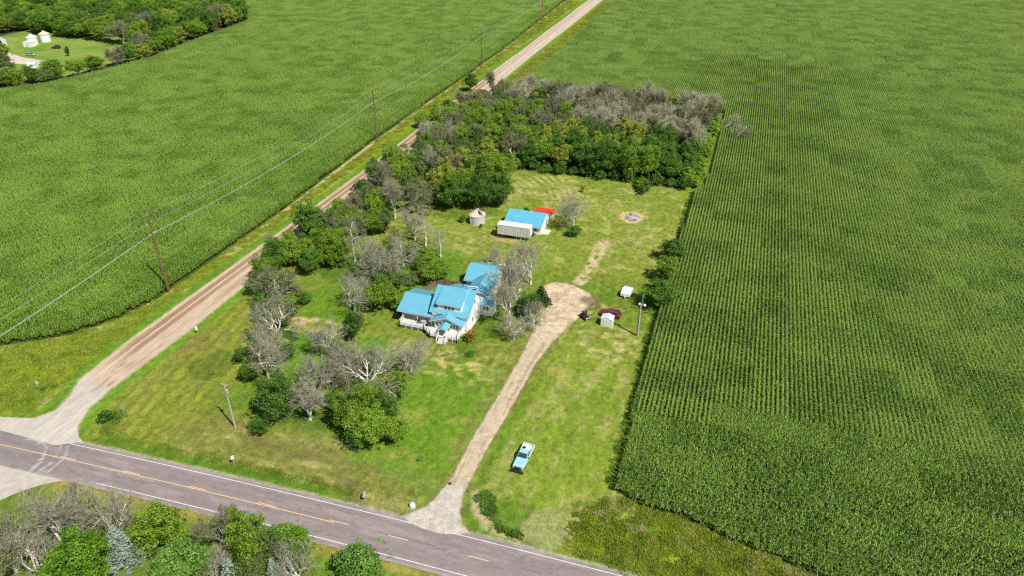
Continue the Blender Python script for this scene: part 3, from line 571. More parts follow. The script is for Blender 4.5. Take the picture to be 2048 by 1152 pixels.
def grow(rng, H, W, kind, trunk_frac, levels, tropism, tip_r, spread=.75, first_r=None, dens=1.):
    """branch skeleton scaled to H x W; returns trunk segments and branch segments and tips"""
    segs = []; tips = []
    def rot(v, ang):
        ax = np.cross(v, rng.normal(size=3)); ax /= np.linalg.norm(ax)+1e-9; return v*math.cos(ang)+np.cross(ax, v)*math.sin(ang)+ax*ax.dot(v)*(1-math.cos(ang))
    def branch(p, d, L, r, lv):
        k = 4 if lv < 2 else (3 if lv < 4 else 2); q = p
        for i in range(k):
            d = d+rng.normal(0, .16+.03*lv, 3); d[2] += tropism*(.5+.2*lv); d /= np.linalg.norm(d); q2 = q+d*L/k; r2 = max(tip_r, r*(1-.5*(i+1)/k))
            segs.append((q, q2, max(tip_r, r*(1-.5*i/k)), r2, lv)); 
            if lv < levels and (i > 0 or lv > 0):
                for _ in range(1+(rng.rand() < .6) if lv == 0 else int(rng.rand() < .85)): branch(q2, rot(d, rng.uniform(.45, 1.05)*spread), L*rng.uniform(.45, .72), r2*.68, lv+1)
            q = q2
        if lv < levels: branch(q, rot(d, rng.uniform(.1, .4)), L*.62, r2*.8, lv+1)
        else: tips.append(np.concatenate([q, q+d*.8]))
    return segs, tips, branch
def skeleton(seed, H, W, kind):
    rng = np.random.RandomState(seed); r0 = .026*H+.06
    if kind == 'spread':
        segs, tips, br = grow(rng, H, W, kind, .2, 3, .03, .014, .95)
        z = .16*H; tr = [((0, 0, 0), (.05, .03, z), r0, r0*.85)]; nb = rng.randint(4, 6)
        for k in range(nb): a = 2*PI*k/nb+rng.uniform(-.4, .4); el = rng.uniform(.5, 1.2); br(np.array((.05, .03, z)), np.array((math.cos(a)*math.cos(el), math.sin(a)*math.cos(el), math.sin(el))), H*.42, r0*.6, 0)
    elif kind == 'tall':
        segs, tips, br = grow(rng, H, W, kind, .3, 3, .10, .013, .7)
        z = .12*H; tr = [((0, 0, 0), (.05, .03, z), r0, r0*.85)]; nb = rng.randint(3, 5)
        for k in range(nb): a = 2*PI*k/nb+rng.uniform(-.5, .5); el = rng.uniform(1.0, 1.4); br(np.array((.05, .03, z)), np.array((math.cos(a)*math.cos(el), math.sin(a)*math.cos(el), math.sin(el))), H*.48, r0*.6, 0)
    else:   # slim snag: one leader with short side branches
        segs, tips, br = grow(rng, H, W, kind, 1, 2, .05, .012, .9); tr = []; p = np.zeros(3)
        for k in range(12):
            q = np.array((rng.normal(0, .06), rng.normal(0, .06), H*(k+1)/12)); tr.append((tuple(p), tuple(q), r0*(1-.075*k), r0*(1-.075*(k+1)))); 
            if k > 1:
                for _ in range(3): a = rng.uniform(0, 2*PI); el = rng.uniform(.0, .6); br(q, np.array((math.cos(a)*math.cos(el), math.sin(a)*math.cos(el), math.sin(el))), H*.13*(1.3-k/12), .035, 1)
            p = q
    P = np.array([s[1] for s in segs]); h = P[:, 2].max(); w = np.percentile(np.hypot(P[:, 0], P[:, 1]), 97)
    sx = W/2/w; sz = H/h if kind != 'slim' else 1
    f = lambda p: (p[0]*sx, p[1]*sx, p[2]*sz)
    segs = [(f(a), f(b), r1, r2, lv) for a, b, r1, r2, lv in segs]; tips = np.array([f(t[:3])+f(t[3:]) for t in tips]); tr = [(f(a), f(b), r1, r2) for a, b, r1, r2 in tr]
    K = 1 if kind != 'slim' else 0
    tr += [(a, b, max(r1*(1.25 if lv else 1), .05), max(r2*(1.25 if lv else 1), .04)) for a, b, r1, r2, lv in segs if lv <= K]; fine = [(a, b, r1, r2) for a, b, r1, r2, lv in segs if lv > K]
    return rng, tr, fine, tips
PROTO = {}
def dead_proto(key, seed, H, W, kind, mat='twig', leaf=None, leaf_frac=0, spray=3):
    rng, tr, fine, tips = skeleton(seed, H, W, kind)
    tw = [(a, b, max(r1*1.15, .03), max(r2*1.15, .024)) for a, b, r1, r2 in fine]
    # spray of twigs at the tips
    for t in tips:
        q0 = t[:3]; dd = t[3:]-q0; dd /= np.linalg.norm(dd)+1e-9
        for _ in range(spray):
            d = dd+rng.normal(0, .33, 3); d /= np.linalg.norm(d); q = q0+d*rng.uniform(.5, 1.0); tw.append((tuple(q0), tuple(q), .02, .014))
            d2 = d+rng.normal(0, .3, 3); d2 /= np.linalg.norm(d2); q2 = q+d2*rng.uniform(.25, .5); tw.append((tuple(q), tuple(q2), .014, .009))
            d3 = d+rng.normal(0, .45, 3); d3 /= np.linalg.norm(d3); m = (q0+q)/2; tw.append((tuple(m), tuple(m+d3*rng.uniform(.25, .6)), .013, .009))
    V, F = tubes_np(tw, 3); V1, F1 = tubes_np(tr, 5)
    crown = npmesh('twigs', V, F, [mat] + ([leaf] if leaf else [])); lm = None
    if leaf:
        sel = tips[rng.rand(len(tips)) < leaf_frac][:, :3]; VL, FL = leaves_mesh(sel, np.full(len(sel), .42), 14, .15, rng)
        lm = npmesh('leaves', VL, FL, leaf)
    PROTO.setdefault(key, []).append((H, W, npmesh('trunk', V1, F1, 'limb', True), crown, lm))
def leafy_proto(key, seed, H, W, mat, leaf=.2, per=75, nclump=None, gap=.0, shape='round'):
    rng = np.random.RandomState(seed); n = nclump or int(26+1.3*W*W**.5*1.6); C_ = []; R_ = []
    lump = rng.uniform(.58, 1.18, 12)
    for k in range(n):
        for _ in range(40):
            a = rng.uniform(0, 2*PI); u = rng.uniform(-.95, 1); rr = rng.uniform(.45, 1)**.5
            lf = lump[int(a/(2*PI)*6) % 6]*(.8 if u < 0 else 1)*lump[6+int((u+1)*3) % 6]
            cr = math.sqrt(max(.02, 1-u*u)); x = math.cos(a)*cr*rr*lf*W*.42; y = math.sin(a)*cr*rr*lf*W*.42; z = H*.52+u*rr*lf*H*.44
            if z > .07*H and all((x-c[0])**2+(y-c[1])**2+(z-c[2])**2 > (W*.07)**2 for c in C_): break
        C_.append((x, y, z)); R_.append(W*rng.uniform(.065, .13))
    C_ = np.array(C_); R_ = np.array(R_)
    V, F = leaves_mesh(C_, R_, per, leaf, rng)
    # low skirts of leaves and a few stray shoots so the outline is uneven
    a = rng.uniform(0, 2*PI, 16); S = np.stack([np.cos(a)*W*.40, np.sin(a)*W*.40, rng.uniform(.2, .75, 16)*H*.8+.1*H], 1)*np.array((rng.uniform(.85, 1.1), rng.uniform(.85, 1.1), 1))
    V2, F2 = leaves_mesh(S, np.full(16, W*.045), 22, leaf*.9, rng); F2 = F2+len(V); V = np.concatenate([V, V2]); F = np.concatenate([F, F2])
    keep = V[F[:, 0], 2] > .05; F = F[keep]
    crown = npmesh('leaves', V, F, mat)
    r0 = .02*H+.08; seg = [((0, 0, 0), (0, .05, .2*H), r0, r0*.8), ((0, .05, .2*H), (.1, 0, .5*H), r0*.8, r0*.5)]
    for c in C_[rng.permutation(n)[:14]]: m = np.array((c[0]*.4, c[1]*.4, .2*H+(c[2]-.2*H)*.55)); seg += [((0, .05, .2*H), tuple(m), r0*.45, r0*.3), (tuple(m), tuple(c), r0*.3, .03)]
    V1, F1 = tubes_np(seg, 6); PROTO.setdefault(key, []).append((H, W, npmesh('trunk', V1, F1, 'bark', True), None, crown))
def conifer_proto(key, seed, H, W, mat, whorls=15):
    rng = np.random.RandomState(seed); Cs = []; Rs = []
    for k in range(whorls):
        t = k/whorls; z = H*(.08+.9*t); r = W*.5*(1-t)**.85; nb = int(9*(1-t))+3
        for j in range(nb):
            a = 2*PI*j/nb+rng.uniform(-.3, .3)+k; 
            for f in (.35, .65, .95): Cs.append((math.cos(a)*r*f, math.sin(a)*r*f, z-.25*f*r*.5+rng.normal(0, .08))); Rs.append(.18+.16*(1-t))
    V, F = leaves_mesh(np.array(Cs), np.array(Rs)*W/4.5, 15, .15, rng, .6, hemi=.2); V1, F1 = tubes_np([((0, 0, 0), (0, 0, H*.97), .14, .03)], 6)
    PROTO.setdefault(key, []).append((H, W, npmesh('trunk', V1, F1, 'bark', True), None, npmesh('needles', V, F, mat)))
for s in range(3):
    leafy_proto('leafy', 10+s, 9, 9, 'leafy', .155, 120); leafy_proto('dark', 20+s, 9, 9, 'dark', .155, 120)
for s in range(2):
    leafy_proto('bright', 30+s, 10, 11, 'bright', .17, 160); leafy_proto('pale', 40+s, 10, 11, 'pale', .19, 140)
    leafy_proto('olive', 50+s, 7, 7, 'olive', .12, 100); leafy_proto('yellow', 60+s, 10, 8, 'yellow', .15, 130)
leafy_proto('yellowgreen', 71, 6, 6, 'yellowgreen', .2, 70)
leafy_proto('sapling', 72, 2.6, 2.2, 'leafy', .09, 40, 16)
leafy_proto('bush', 73, 3, 6, 'dark', .14, 60, 34); leafy_proto('flower_bush', 74, 2.6, 4, 'orange', .13, 60, 26)
conifer_proto('spruce', 80, 10, 4.6, 'spruce'); conifer_proto('spruce', 81, 9, 4.4, 'spruce'); conifer_proto('cedar', 82, 7, 4.5, 'cedar')
for s in range(3):
    dead_proto('deadspread', 90+s, 9, 9, 'spread'); dead_proto('deadtall', 100+s, 10, 6.5, 'tall'); dead_proto('mixed', 110+s, 9, 7, 'tall' if s else 'spread', 'twig_brown', 'greygreen', .75)
    dead_proto('woodsdead', 130+s, 9, 6, 'tall', 'twig_woods', 'greygreen', .22)
dead_proto('deadbig', 121, 13, 12, 'tall', spray=6); dead_proto('deadbig', 124, 12, 11, 'spread', spray=6); dead_proto('deadslim', 126, 10, 4.5, 'slim'); dead_proto('deadslim', 127, 8, 4.5, 'slim')
TREE_RNG = random.Random(7)
KCAT = {'sapling': ('sapling', 'tree'), 'bush': ('bush', 'bush'), 'flower_bush': ('flowering_bush', 'bush'), 'spruce': ('spruce_tree', 'tree'), 'cedar': ('cedar_tree', 'tree'), 'dark': ('leafy_tree', 'tree'), 'leafy': ('leafy_tree', 'tree'),
        'bright': ('leafy_tree', 'tree'), 'pale': ('leafy_tree', 'tree'), 'olive': ('leafy_tree', 'tree'), 'yellow': ('flowering_tree', 'tree'), 'yellowgreen': ('leafy_tree', 'tree')}
def plant(kind, e, n, H, W, label, group=None, rz=None):
    ps = PROTO[kind]; h0, w0, tm, cm, lm = ps[TREE_RNG.randrange(len(ps)) if kind != 'deadbig' else 0]; nm, cat = KCAT.get(kind, ('bare_tree', 'tree'))
    t = thing(nm, label, cat, (e, n, 0), TREE_RNG.uniform(0, 6.28) if rz is None else rz, group); t.scale = (W/w0, W/w0*TREE_RNG.uniform(.9, 1.1), H/h0)
    link('trunk', tm, t)
    if cm: link('twigs', cm, t)
    if lm: link('crown', lm, t)
    return t
TREES=[
 ('leafy', -49.8, 78.2, 8, 9.5, 'broad low green tree at the south end of the front grove, largest leafy one'),
 ('leafy', -55.4, 80.4, 7.5, 8, 'green tree left of the broad low one at the grove front'),
 ('dark', -52.1, 76.9, 5, 7, 'dark low tree in the shade at the left foot of the broad low one'),
 ('dark', -50.2, 83.3, 6, 7, 'dark green tree just behind the broad low one'),
 ('deadspread', -56.6, 89.5, 10, 11.5, 'widest pale leafless tree in the front grove, rising behind the broad green tree'),
 ('deadspread', -52.3, 98.0, 7.5, 9, 'leafless grey tree nearest the front deck of the house'),
 ('deadspread', -62.7, 92.2, 9, 8, 'pale leafless tree between the yard centre and the widest dead crown'),
 ('deadspread', -65.6, 87.6, 8.5, 7.5, 'dark grey leafless tree with two bent pale limbs in the front grove'),
 ('deadtall', -63.3, 80.1, 7.5, 8, 'brownish leafless tree with dense hanging twigs at the grove front'),
 ('deadspread', -69.6, 97.4, 8, 7, 'grey leafless tree with one curved white limb below the dirt patch'),
 ('olive', -68.0, 97.4, 4, 5, 'low green shrub tree growing through the grey tree below the dirt patch'),
 ('dark', -68.8, 78.5, 9, 9, 'dark green tree at the south west corner of the grove, beside the small utility pole'),
 ('deadspread', -77.1, 87.7, 10.5, 9, 'silver leafless tree leaning out over the west lawn'),
 ('olive', -76.5, 93.9, 5, 5, 'thin green sapling tree beside the silver leaning tree'),
 ('dark', -86.1, 97.3, 4, 5, 'dark shrub tree under the grey branches on the west lawn edge'),
 ('deadspread', -82.9, 99.7, 9, 10, 'leafless grey tree at the left end of the bare dirt patch'),
 ('dark', -90.3, 105.8, 6, 6, 'dark green tree tucked under dead branches at the west edge of the yard'),
 ('mixed', -90.8, 110.6, 9, 9, 'half dead tree with white trunk and dark twigs at the west edge of the yard'),
 ('leafy', -97.7, 118.6, 8, 8, 'green tree beside the gravel road, first one south of the tall dark crown'),
 ('mixed', -101.9, 127.3, 7, 5, 'thin greyish half bare tree hanging over the gravel road edge'),
 ('leafy', -97.3, 126.8, 9, 8, 'rounded green tree beside the gravel road, left of the deep shade'),
 ('dark', -99.4, 139.8, 11, 12, 'tall dark green tree with a wide crown beside the gravel road'),
 ('leafy', -88.3, 130.3, 9, 9, 'bright lit green tree over the deep shade north of the side lawn'),
 ('dark', -90.7, 125.7, 7, 8, 'dark shaded tree between the rounded and the lit green tree'),
 ('mixed', -94.3, 141.7, 8, 7, 'grey twiggy half bare tree rising over the lit green tree'),
 ('bright', -96.4, 149.3, 9, 8, 'yellow green tree right beside the gravel road bend of shade'),
 ('dark', -96.4, 162.2, 9, 9, 'dark green tree against the gravel road, north of the yellow green one'),
 ('leafy', -92.2, 147.0, 8, 8, 'mid green tree behind the slim dead snag'),
 ('olive', -83.9, 149.7, 8, 7, 'green tree with pale yellow tips west of the open back lawn'),
 ('dark', -87.9, 149.5, 7, 7, 'dark bushy tree left of the pale tipped one'),
 ('deadtall', -85.8, 159.5, 12, 6.5, 'tall white limbed dead tree standing over the dark roadside trees'),
 ('deadslim', -82.1, 130.6, 11, 4.2, 'slim columnar dead snag with short branches west of the yard'),
 ('dark', -79.7, 125.8, 4, 4, 'small dark shrub at the foot of the slim dead snag'),
 ('deadspread', -73.2, 113.9, 8, 8.5, 'pale leafless tree forking low on the side lawn'),
 ('olive', -69.4, 108.1, 4, 6, 'low leafy shrub tree under the forked leafless tree'),
 ('dark', -67.6, 103.6, 7.5, 4.8, 'narrow dark green tree with a pale trunk on the lawn west of the house'),
 ('leafy', -67.4, 115.8, 8, 9, 'green tree with a pale forked trunk just west of the house'),
 ('leafy', -63.8, 117.4, 5, 6, 'green shrub tree at the north west corner of the blue roof'),
 ('deadspread', -73.1, 127.8, 9.5, 10, 'large grey leafless tree in the middle of the yard north west of the house'),
 ('deadspread', -79.2, 133.7, 8, 7, 'thin grey leafless tree left of the large leafless one'),
 ('deadspread', -71.8, 135.6, 8.5, 8, 'grey leafless tree with one long white limb leaning right'),
 ('olive', -66.7, 125.5, 5, 7, 'pale green bushy tree between the grey tree and the house'),
 ('deadtall', -75.0, 149.0, 9, 7, 'leafless tree at the open lawn edge north of the yard'),
 ('deadslim', -70.6, 146.0, 7, 4.5, 'small leafless tree on the open lawn north of the yard'),
 ('deadslim', -64.9, 142.1, 7, 4.2, 'dark limbed leafless tree above the bushy tree behind the house'),
 ('leafy', -60.8, 130.1, 6, 9, 'spreading green bushy tree beside the brown board fence'),
 ('deadspread', -51.2, 141.8, 5, 5, 'faint small leafless tree behind the white propane tank'),
 ('deadbig', -39.0, 124.2, 14, 12.5, 'tallest leafless tree right beside the house, its shadow across the blue roof'),
 ('deadbig', -40.1, 136.6, 11.5, 10, 'leafless tree at the turning circle, just behind the tallest one'),
 ('deadspread', -36.9, 114.2, 6, 6.5, 'low leafless tree south east of the house over the shaded grass'),
 ('deadspread', -34.4, 119.9, 6, 5.5, 'brown twiggy leafless tree on the driveway edge'),
 ('cedar', -35.4, 128.9, 5, 5, 'dark green cedar on the driveway circle edge'),
 ('cedar', -45.0, 135.6, 7, 4, 'dark narrow cedar among the leafless branches behind the house'),
 ('deadbig', -39.4, 119.3, 11, 8.5, 'leafless tree with a pale forked trunk, closest to the east wall of the house'),
 ('leafy', -46.7, 79.2, 5.5, 6, 'smaller green tree at the right foot of the broad green one'),
 ('dark', -36.4, 123.8, 5.5, 7.5, 'dark green shrub tree beneath the leafless trees by the driveway'),
 ('deadspread', -37.7, 168.0, 9.5, 9, 'rounded leafless tree standing alone beside the small blue roofed garage'),
 ('dark', -36.3, 163.6, 3.2, 5, 'dark green shrub at the foot of the lone leafless tree'),
 ('dark', -10.8, 158.9, 6, 8, 'dark green tree on the corn field edge, farthest of the three'),
 ('leafy', -10.5, 147.8, 6, 8, 'green tree on the corn field edge, middle of the three'),
 ('dark', -10.4, 135.7, 7, 10, 'dark green tree on the corn field edge, nearest the security light pole'),
 ('dark', -111.3, 283.6, 8, 9, 'lone dark green tree beside the gravel road north of the woods'),
 ('leafy', -79.4, 86.6, 4.5, 6, 'low green tree on the lawn side of the silver leaning tree'),
 ('dark', -69.6, 74.7, 3, 5, 'low dark green growth at the outer foot of the south west corner tree'),
 ('leafy', -67.9, 83.0, 4, 5, 'small green tree between the dark corner tree and brownish dead one'),
 ('leafy', -53.1, 84.5, 7, 9, 'green tree pushing up through the widest dead crown'),
 ('olive', -58.9, 86.8, 5, 7, 'green undergrowth tree on the west shoulder of the widest dead crown'),
 ('leafy', -51.0, 90.8, 5, 6, 'green undergrowth tree on the east shoulder of the widest dead crown'),
 ('leafy', -78.4, 94.0, 4, 6, 'green bush tree on the inner side of the silver leaning tree'),
 ('olive', -97.0, 113.5, 6, 7, 'green tree behind the half dead white trunked one, on the road side'),
 ('leafy', -87.0, 110.7, 4, 5, 'low green bush tree at the upper left edge of the side lawn'),
 ('olive', -75.0, 123.7, 4, 6, 'low green bush tree left of the forked trunk tree'),
 ('leafy', -89.7, 139.8, 7, 7, 'green tree between the pale snag and the lit green tree'),
 ('leafy', -89.4, 158.4, 9, 8, 'green tree in the roadside row behind the white limbed dead tree'),
 ('olive', -71.1, 140.9, 3.5, 6, 'low green growth beneath the leaning grey tree'),
 ('dark', -72.8, 169.8, 10, 11, 'dark tree at the west end of the clump behind the rusty grain bin'),
 ('dark', -66.9, 171.7, 10, 11, 'dark tree directly behind the rusty grain bin'),
 ('dark', -61.5, 176.1, 10, 11, 'dark tree at the right end of the clump, above the blue garage roof'),
 ('leafy', -69.6, 185.1, 11, 11, 'green tree in the second row of the clump behind the grain bin'),
 ('leafy', -65.3, 190.7, 11, 10, 'green tree with a rounded top on the lawn side of the clump'),
 ('yellow', -71.9, 196.0, 12, 9, 'tree in yellow bloom in the middle of the clump behind the grain bin'),
 ('yellow', -77.4, 191.1, 11, 7, 'narrower tree in yellow bloom west of the bigger one'),
 ('dark', -81.4, 210.2, 10, 10, 'dark tree behind the yellow bloom'),
 ('leafy', -76.0, 214.5, 10, 10, 'green tree between the clump and the woods'),
 ('mixed', -80.9, 185.6, 11, 8, 'tall grey twiggy tree leaning in front of the yellow bloom'),
 ('deadtall', -86.4, 186.0, 11, 8, 'dead tree with many upright white limbs west of the yellow bloom'),
 ('deadspread', -92.1, 217.1, 9, 8, 'pale spreading dead tree at the top of the roadside clump'),
 ('deadtall', -99.5, 211.0, 10, 7, 'grey dead tree against the gravel road, below the woods corner'),
 ('leafy', -98.3, 189.3, 9, 8, 'green tree on the gravel road side of the tall dead trees'),
 ('leafy', -87.5, 171.8, 9, 9, 'green tree behind the tall white limbed dead tree'),
 ('olive', -78.4, 170.4, 8, 8, 'pale twiggy green tree west of the dark clump'),
 ('mixed', -81.1, 164.6, 9, 8, 'half bare tree west of the dark clump'),
 ('leafy', -110.2, 232.3, 6, 7, 'green roadside tree, first of the three below the lone dark one'),
 ('leafy', -109.1, 242.1, 6, 7, 'green roadside tree, middle of the three below the lone dark one'),
 ('dark', -107.6, 251.3, 6, 8, 'dark roadside tree, last of the three below the lone dark one'),
 ('leafy', -97.3, 207.9, 8, 8, 'green tree beneath the grey tree by the gravel road'),
 ('deadtall', -100.5, 230.5, 9, 7, 'dead roadside tree at the woods corner'),
 ('sapling', -40.9, 192.4, 2.6, 2.2, 'small round sapling alone on the back lawn'),
 ('bright', -73.1, 40.6, 10, 11.5, 'large bright yellow green tree at the bottom left corner of the view'),
 ('pale', -60.5, 44.3, 10, 10.5, 'large fresh green tree with big pale leaves at the bottom edge, left of the spruce'),
 ('leafy', -67.7, 49.7, 9, 9.5, 'mid green tree behind the pale leaved one, near the highway shoulder'),
 ('leafy', -53.4, 50.4, 10, 8, 'green tree reaching over the highway edge line, left one'),
 ('olive', -51.1, 52.0, 9, 7, 'darker green tree between the two that reach over the edge line'),
 ('bright', -48.7, 53.6, 8, 6.5, 'light green sprouting tree beside the highway edge line'),
 ('leafy', -58.5, 53.6, 7, 4, 'small dark topped tree at the highway shoulder'),
 ('pale', -38.4, 53.1, 7.5, 9, 'rounded green tree alone at the bottom edge, farthest right'),
 ('olive', -51.7, 47.6, 7, 8, 'dull green shrubby tree at the bottom edge below the shoulder trees'),
 ('spruce', -71.1, 45.7, 8.5, 4.2, 'slim blue grey spruce between the two large bright trees'),
 ('spruce', -48.7, 48.6, 7, 3.6, 'pale blue spruce top at the bottom edge below the shoulder trees'),
 ('spruce', -53.5, 46.2, 8, 5, 'pale spruce at the bottom edge beside a tangle of dead wood'),
 ('deadspread', -74.9, 48.7, 11, 9, 'white barked leafless tree forking behind the slim spruce'),
 ('deadtall', -80.7, 45.0, 12, 8, 'leafless tree with two crooked white trunks on the grass by the south lane'),
 ('deadtall', -79.5, 46.7, 10, 5, 'thin leafless tree beside the crooked white trunks'),
 ('mixed', -84.8, 40.1, 9, 7, 'grey green half bare tree at the left bottom corner'),
 ('deadspread', -80.5, 40.2, 9, 8, 'grey leafless tree at the bottom left, beside the large yellow green one'),
 ('mixed', -60.2, 52.5, 7, 6, 'tan brushy half bare tree at the highway shoulder'),
 ('deadtall', -47.0, 50.8, 7, 6, 'pale leafless shrub tree below the light green sprouting tree'),
 ('deadspread', -57.8, 48.0, 5, 5, 'tangle of dead branches between the pale leaved tree and the spruce'),
]

YARD = 'trees around the farmhouse and along the gravel road'
for k, e, n, H, W, lab in TREES: plant(k, e, n, H, W, lab, 'foreground trees south of the highway' if n < 58 else YARD)
# bare branches rising out of the lit green crowns of the front grove are the trees above; the woods behind:
def woods():
    R = random.Random(3); pts = []
    L = {'woodsdead': 'grey leafless tree in the dead back part of the woods', 'mixed': 'half dead grey green tree inside the woods', 'dark': 'dark green tree in the front row of the woods facing the back lawn',
         'yellow': 'tree with yellow blossom between the dark front and the dead back of the woods', 'leafy': 'mid green tree on the roadside part of the woods', 'yellowgreen': 'yellow green tree at the right end of the woods by the corn'}
    n = 208.
    while n < 284:
        e = -99+R.uniform(-1, 2)
        while e < -9:
            x = e+R.uniform(-1.3, 1.3); y = n+R.uniform(-1.5, 1.5)
            west = x < -62+ (y-205)*.1
            if y < 219 and x > -66: k, H, W = R.choice([('dark', 10, 10), ('dark', 10, 10), ('dark', 9, 10), ('leafy', 9.5, 10), ('yellow', 8.5, 9) if x < -20 else ('dark', 10, 10)])
            elif y < 236 and x > -64: k, H, W = R.choice([('yellow', 10, 8), ('yellow', 10, 8), ('dark', 9, 8)]) if x < -30 else R.choice([('dark', 10.5, 9), ('leafy', 10, 8), ('woodsdead', 11, 7)])
            elif west and y < 256: k, H, W = R.choice([('leafy', 9, 8.5), ('leafy', 8, 8), ('leafy', 9, 8), ('mixed', 9, 6), ('olive', 8, 8)]) 
            else: k, H, W = R.choice([('woodsdead', 9, 6.5), ('woodsdead', 10, 7), ('woodsdead', 9, 6.5), ('mixed', 9, 6.5), ('mixed', 8, 6), ('olive', 5.5, 6)])
            if west and y >= 250 and R.random() < .5: k, H, W = ('olive', 6.5, 6)
            if x > -13 and y < 262: k, H, W = ('yellowgreen', 5.5, 6)
            if x < -62 and y < 216 and x > -100: pass
            H *= R.uniform(.85, 1.15); W *= R.uniform(.85, 1.15)
            lab = L.get(k, L['leafy'])
            plant(k, x, y, H, W, lab, 'woods: '+lab.split(' tree')[0].replace('tree ', '')+' trees'); e += 5.7 if k in ('dark', 'yellow', 'leafy') else 5.2
        n += 6.0
woods()
for i in range(13):
    plant('bush', -64+i*4.3, 204.6+.9*math.sin(i*1.9), 3.4+.8*math.sin(i*2.7), 5.6, 'dark undergrowth bush at the foot of the front row of the woods', 'undergrowth along the woods front')
RB = random.Random(21)
def infill(poly, sp, kinds, label, group):
    x0, x1 = min(p[0] for p in poly), max(p[0] for p in poly); y0, y1 = min(p[1] for p in poly), max(p[1] for p in poly); y = y0
    while y < y1:
        x = x0
        while x < x1:
            a = x+RB.uniform(-.25, .25)*sp; b = y+RB.uniform(-.25, .25)*sp
            if bool(pip(np.array([a]), np.array([b]), poly)[0]):
                k, H, W = RB.choice(kinds); nm = {'dark': 'dark green', 'leafy': 'mid green', 'olive': 'dull green', 'mixed': 'half bare grey green', 'yellow': 'yellow flowering', 'deadtall': 'pale leafless', 'bush': 'low dark'}[k]
                plant(k, a, b, H*RB.uniform(.85, 1.15), W*RB.uniform(.9, 1.1), nm+' tree '+label, group+': '+nm)
            x += sp
        y += sp
infill([(-100, 165), (-66, 172), (-66, 204), (-101, 206)], 7.0, [('leafy', 10, 9), ('dark', 9, 9), ('leafy', 9, 9), ('leafy', 9, 8), ('yellow', 10, 8), ('olive', 9, 8), ('mixed', 10, 6)], 'in the thicket between the gravel road and the back lawn', 'thicket by the gravel road')
infill([(-101.5, 206), (-94, 206), (-94, 262), (-103, 262)], 6.0, [('leafy', 8, 7), ('olive', 7, 7), ('mixed', 8, 6)], 'on the road edge of the woods', 'road edge of the woods')
infill([(-100, 118), (-94, 118), (-92, 165), (-100, 165)], 7.0, [('leafy', 7, 7), ('olive', 6, 7), ('dark', 8, 7)], 'in the hedge along the gravel road by the side yard', 'hedge along the gravel road')
infill([(-101, 122), (-86, 128), (-82, 140), (-82, 152), (-86, 165), (-100, 165)], 6.6, [('leafy', 7.5, 7.5), ('dark', 8, 8), ('leafy', 7, 7), ('mixed', 8, 6)], 'in the tree belt between gravel road and side lawn', 'tree belt by the side lawn')
infill([(-84, 88), (-76, 86), (-80, 100), (-86, 116), (-94, 120), (-90, 104)], 4.6, [('leafy', 3.2, 5), ('dark', 3.0, 5), ('olive', 3.0, 4.5)], 'under the dead crowns at the west edge of the yard', 'undergrowth at the west edge of the yard')
infill([(-72, 82), (-56, 80), (-52, 98), (-66, 98)], 5.5, [('leafy', 3.2, 5), ('dark', 2.8, 5), ('olive', 3.0, 4.5)], 'under the dead crowns of the front grove', 'undergrowth of the front grove')
infill([(-80, 122), (-62, 124), (-64, 144), (-84, 146)], 6.0, [('leafy', 5, 6.5), ('dark', 5, 6.5), ('olive', 4, 6)], 'under the dead crowns north west of the house', 'undergrowth north west of the house')
for i in range(12):
    y = 207+i*6.2; plant('yellowgreen', -10.3+.8*math.sin(i*2.3), y, 3.6+.8*math.sin(i*1.7), 5.6, 'yellow green bush on the corn side edge of the woods', 'bushes on the corn side edge of the woods')
for x, y, lab, rz in ((-6.5, 262, 'leaning leafless tree at the woods corner, its branches over the corn', 1.), (-2.0, 252, 'fallen pale limb tree lying over the corn beside the woods', 2.)):
    t = plant('deadslim', x, y, 8, 6, lab); t.rotation_euler = (0, math.radians(48), rz*.3)
for x, y in ((-40, 286), (-20, 287)): pass
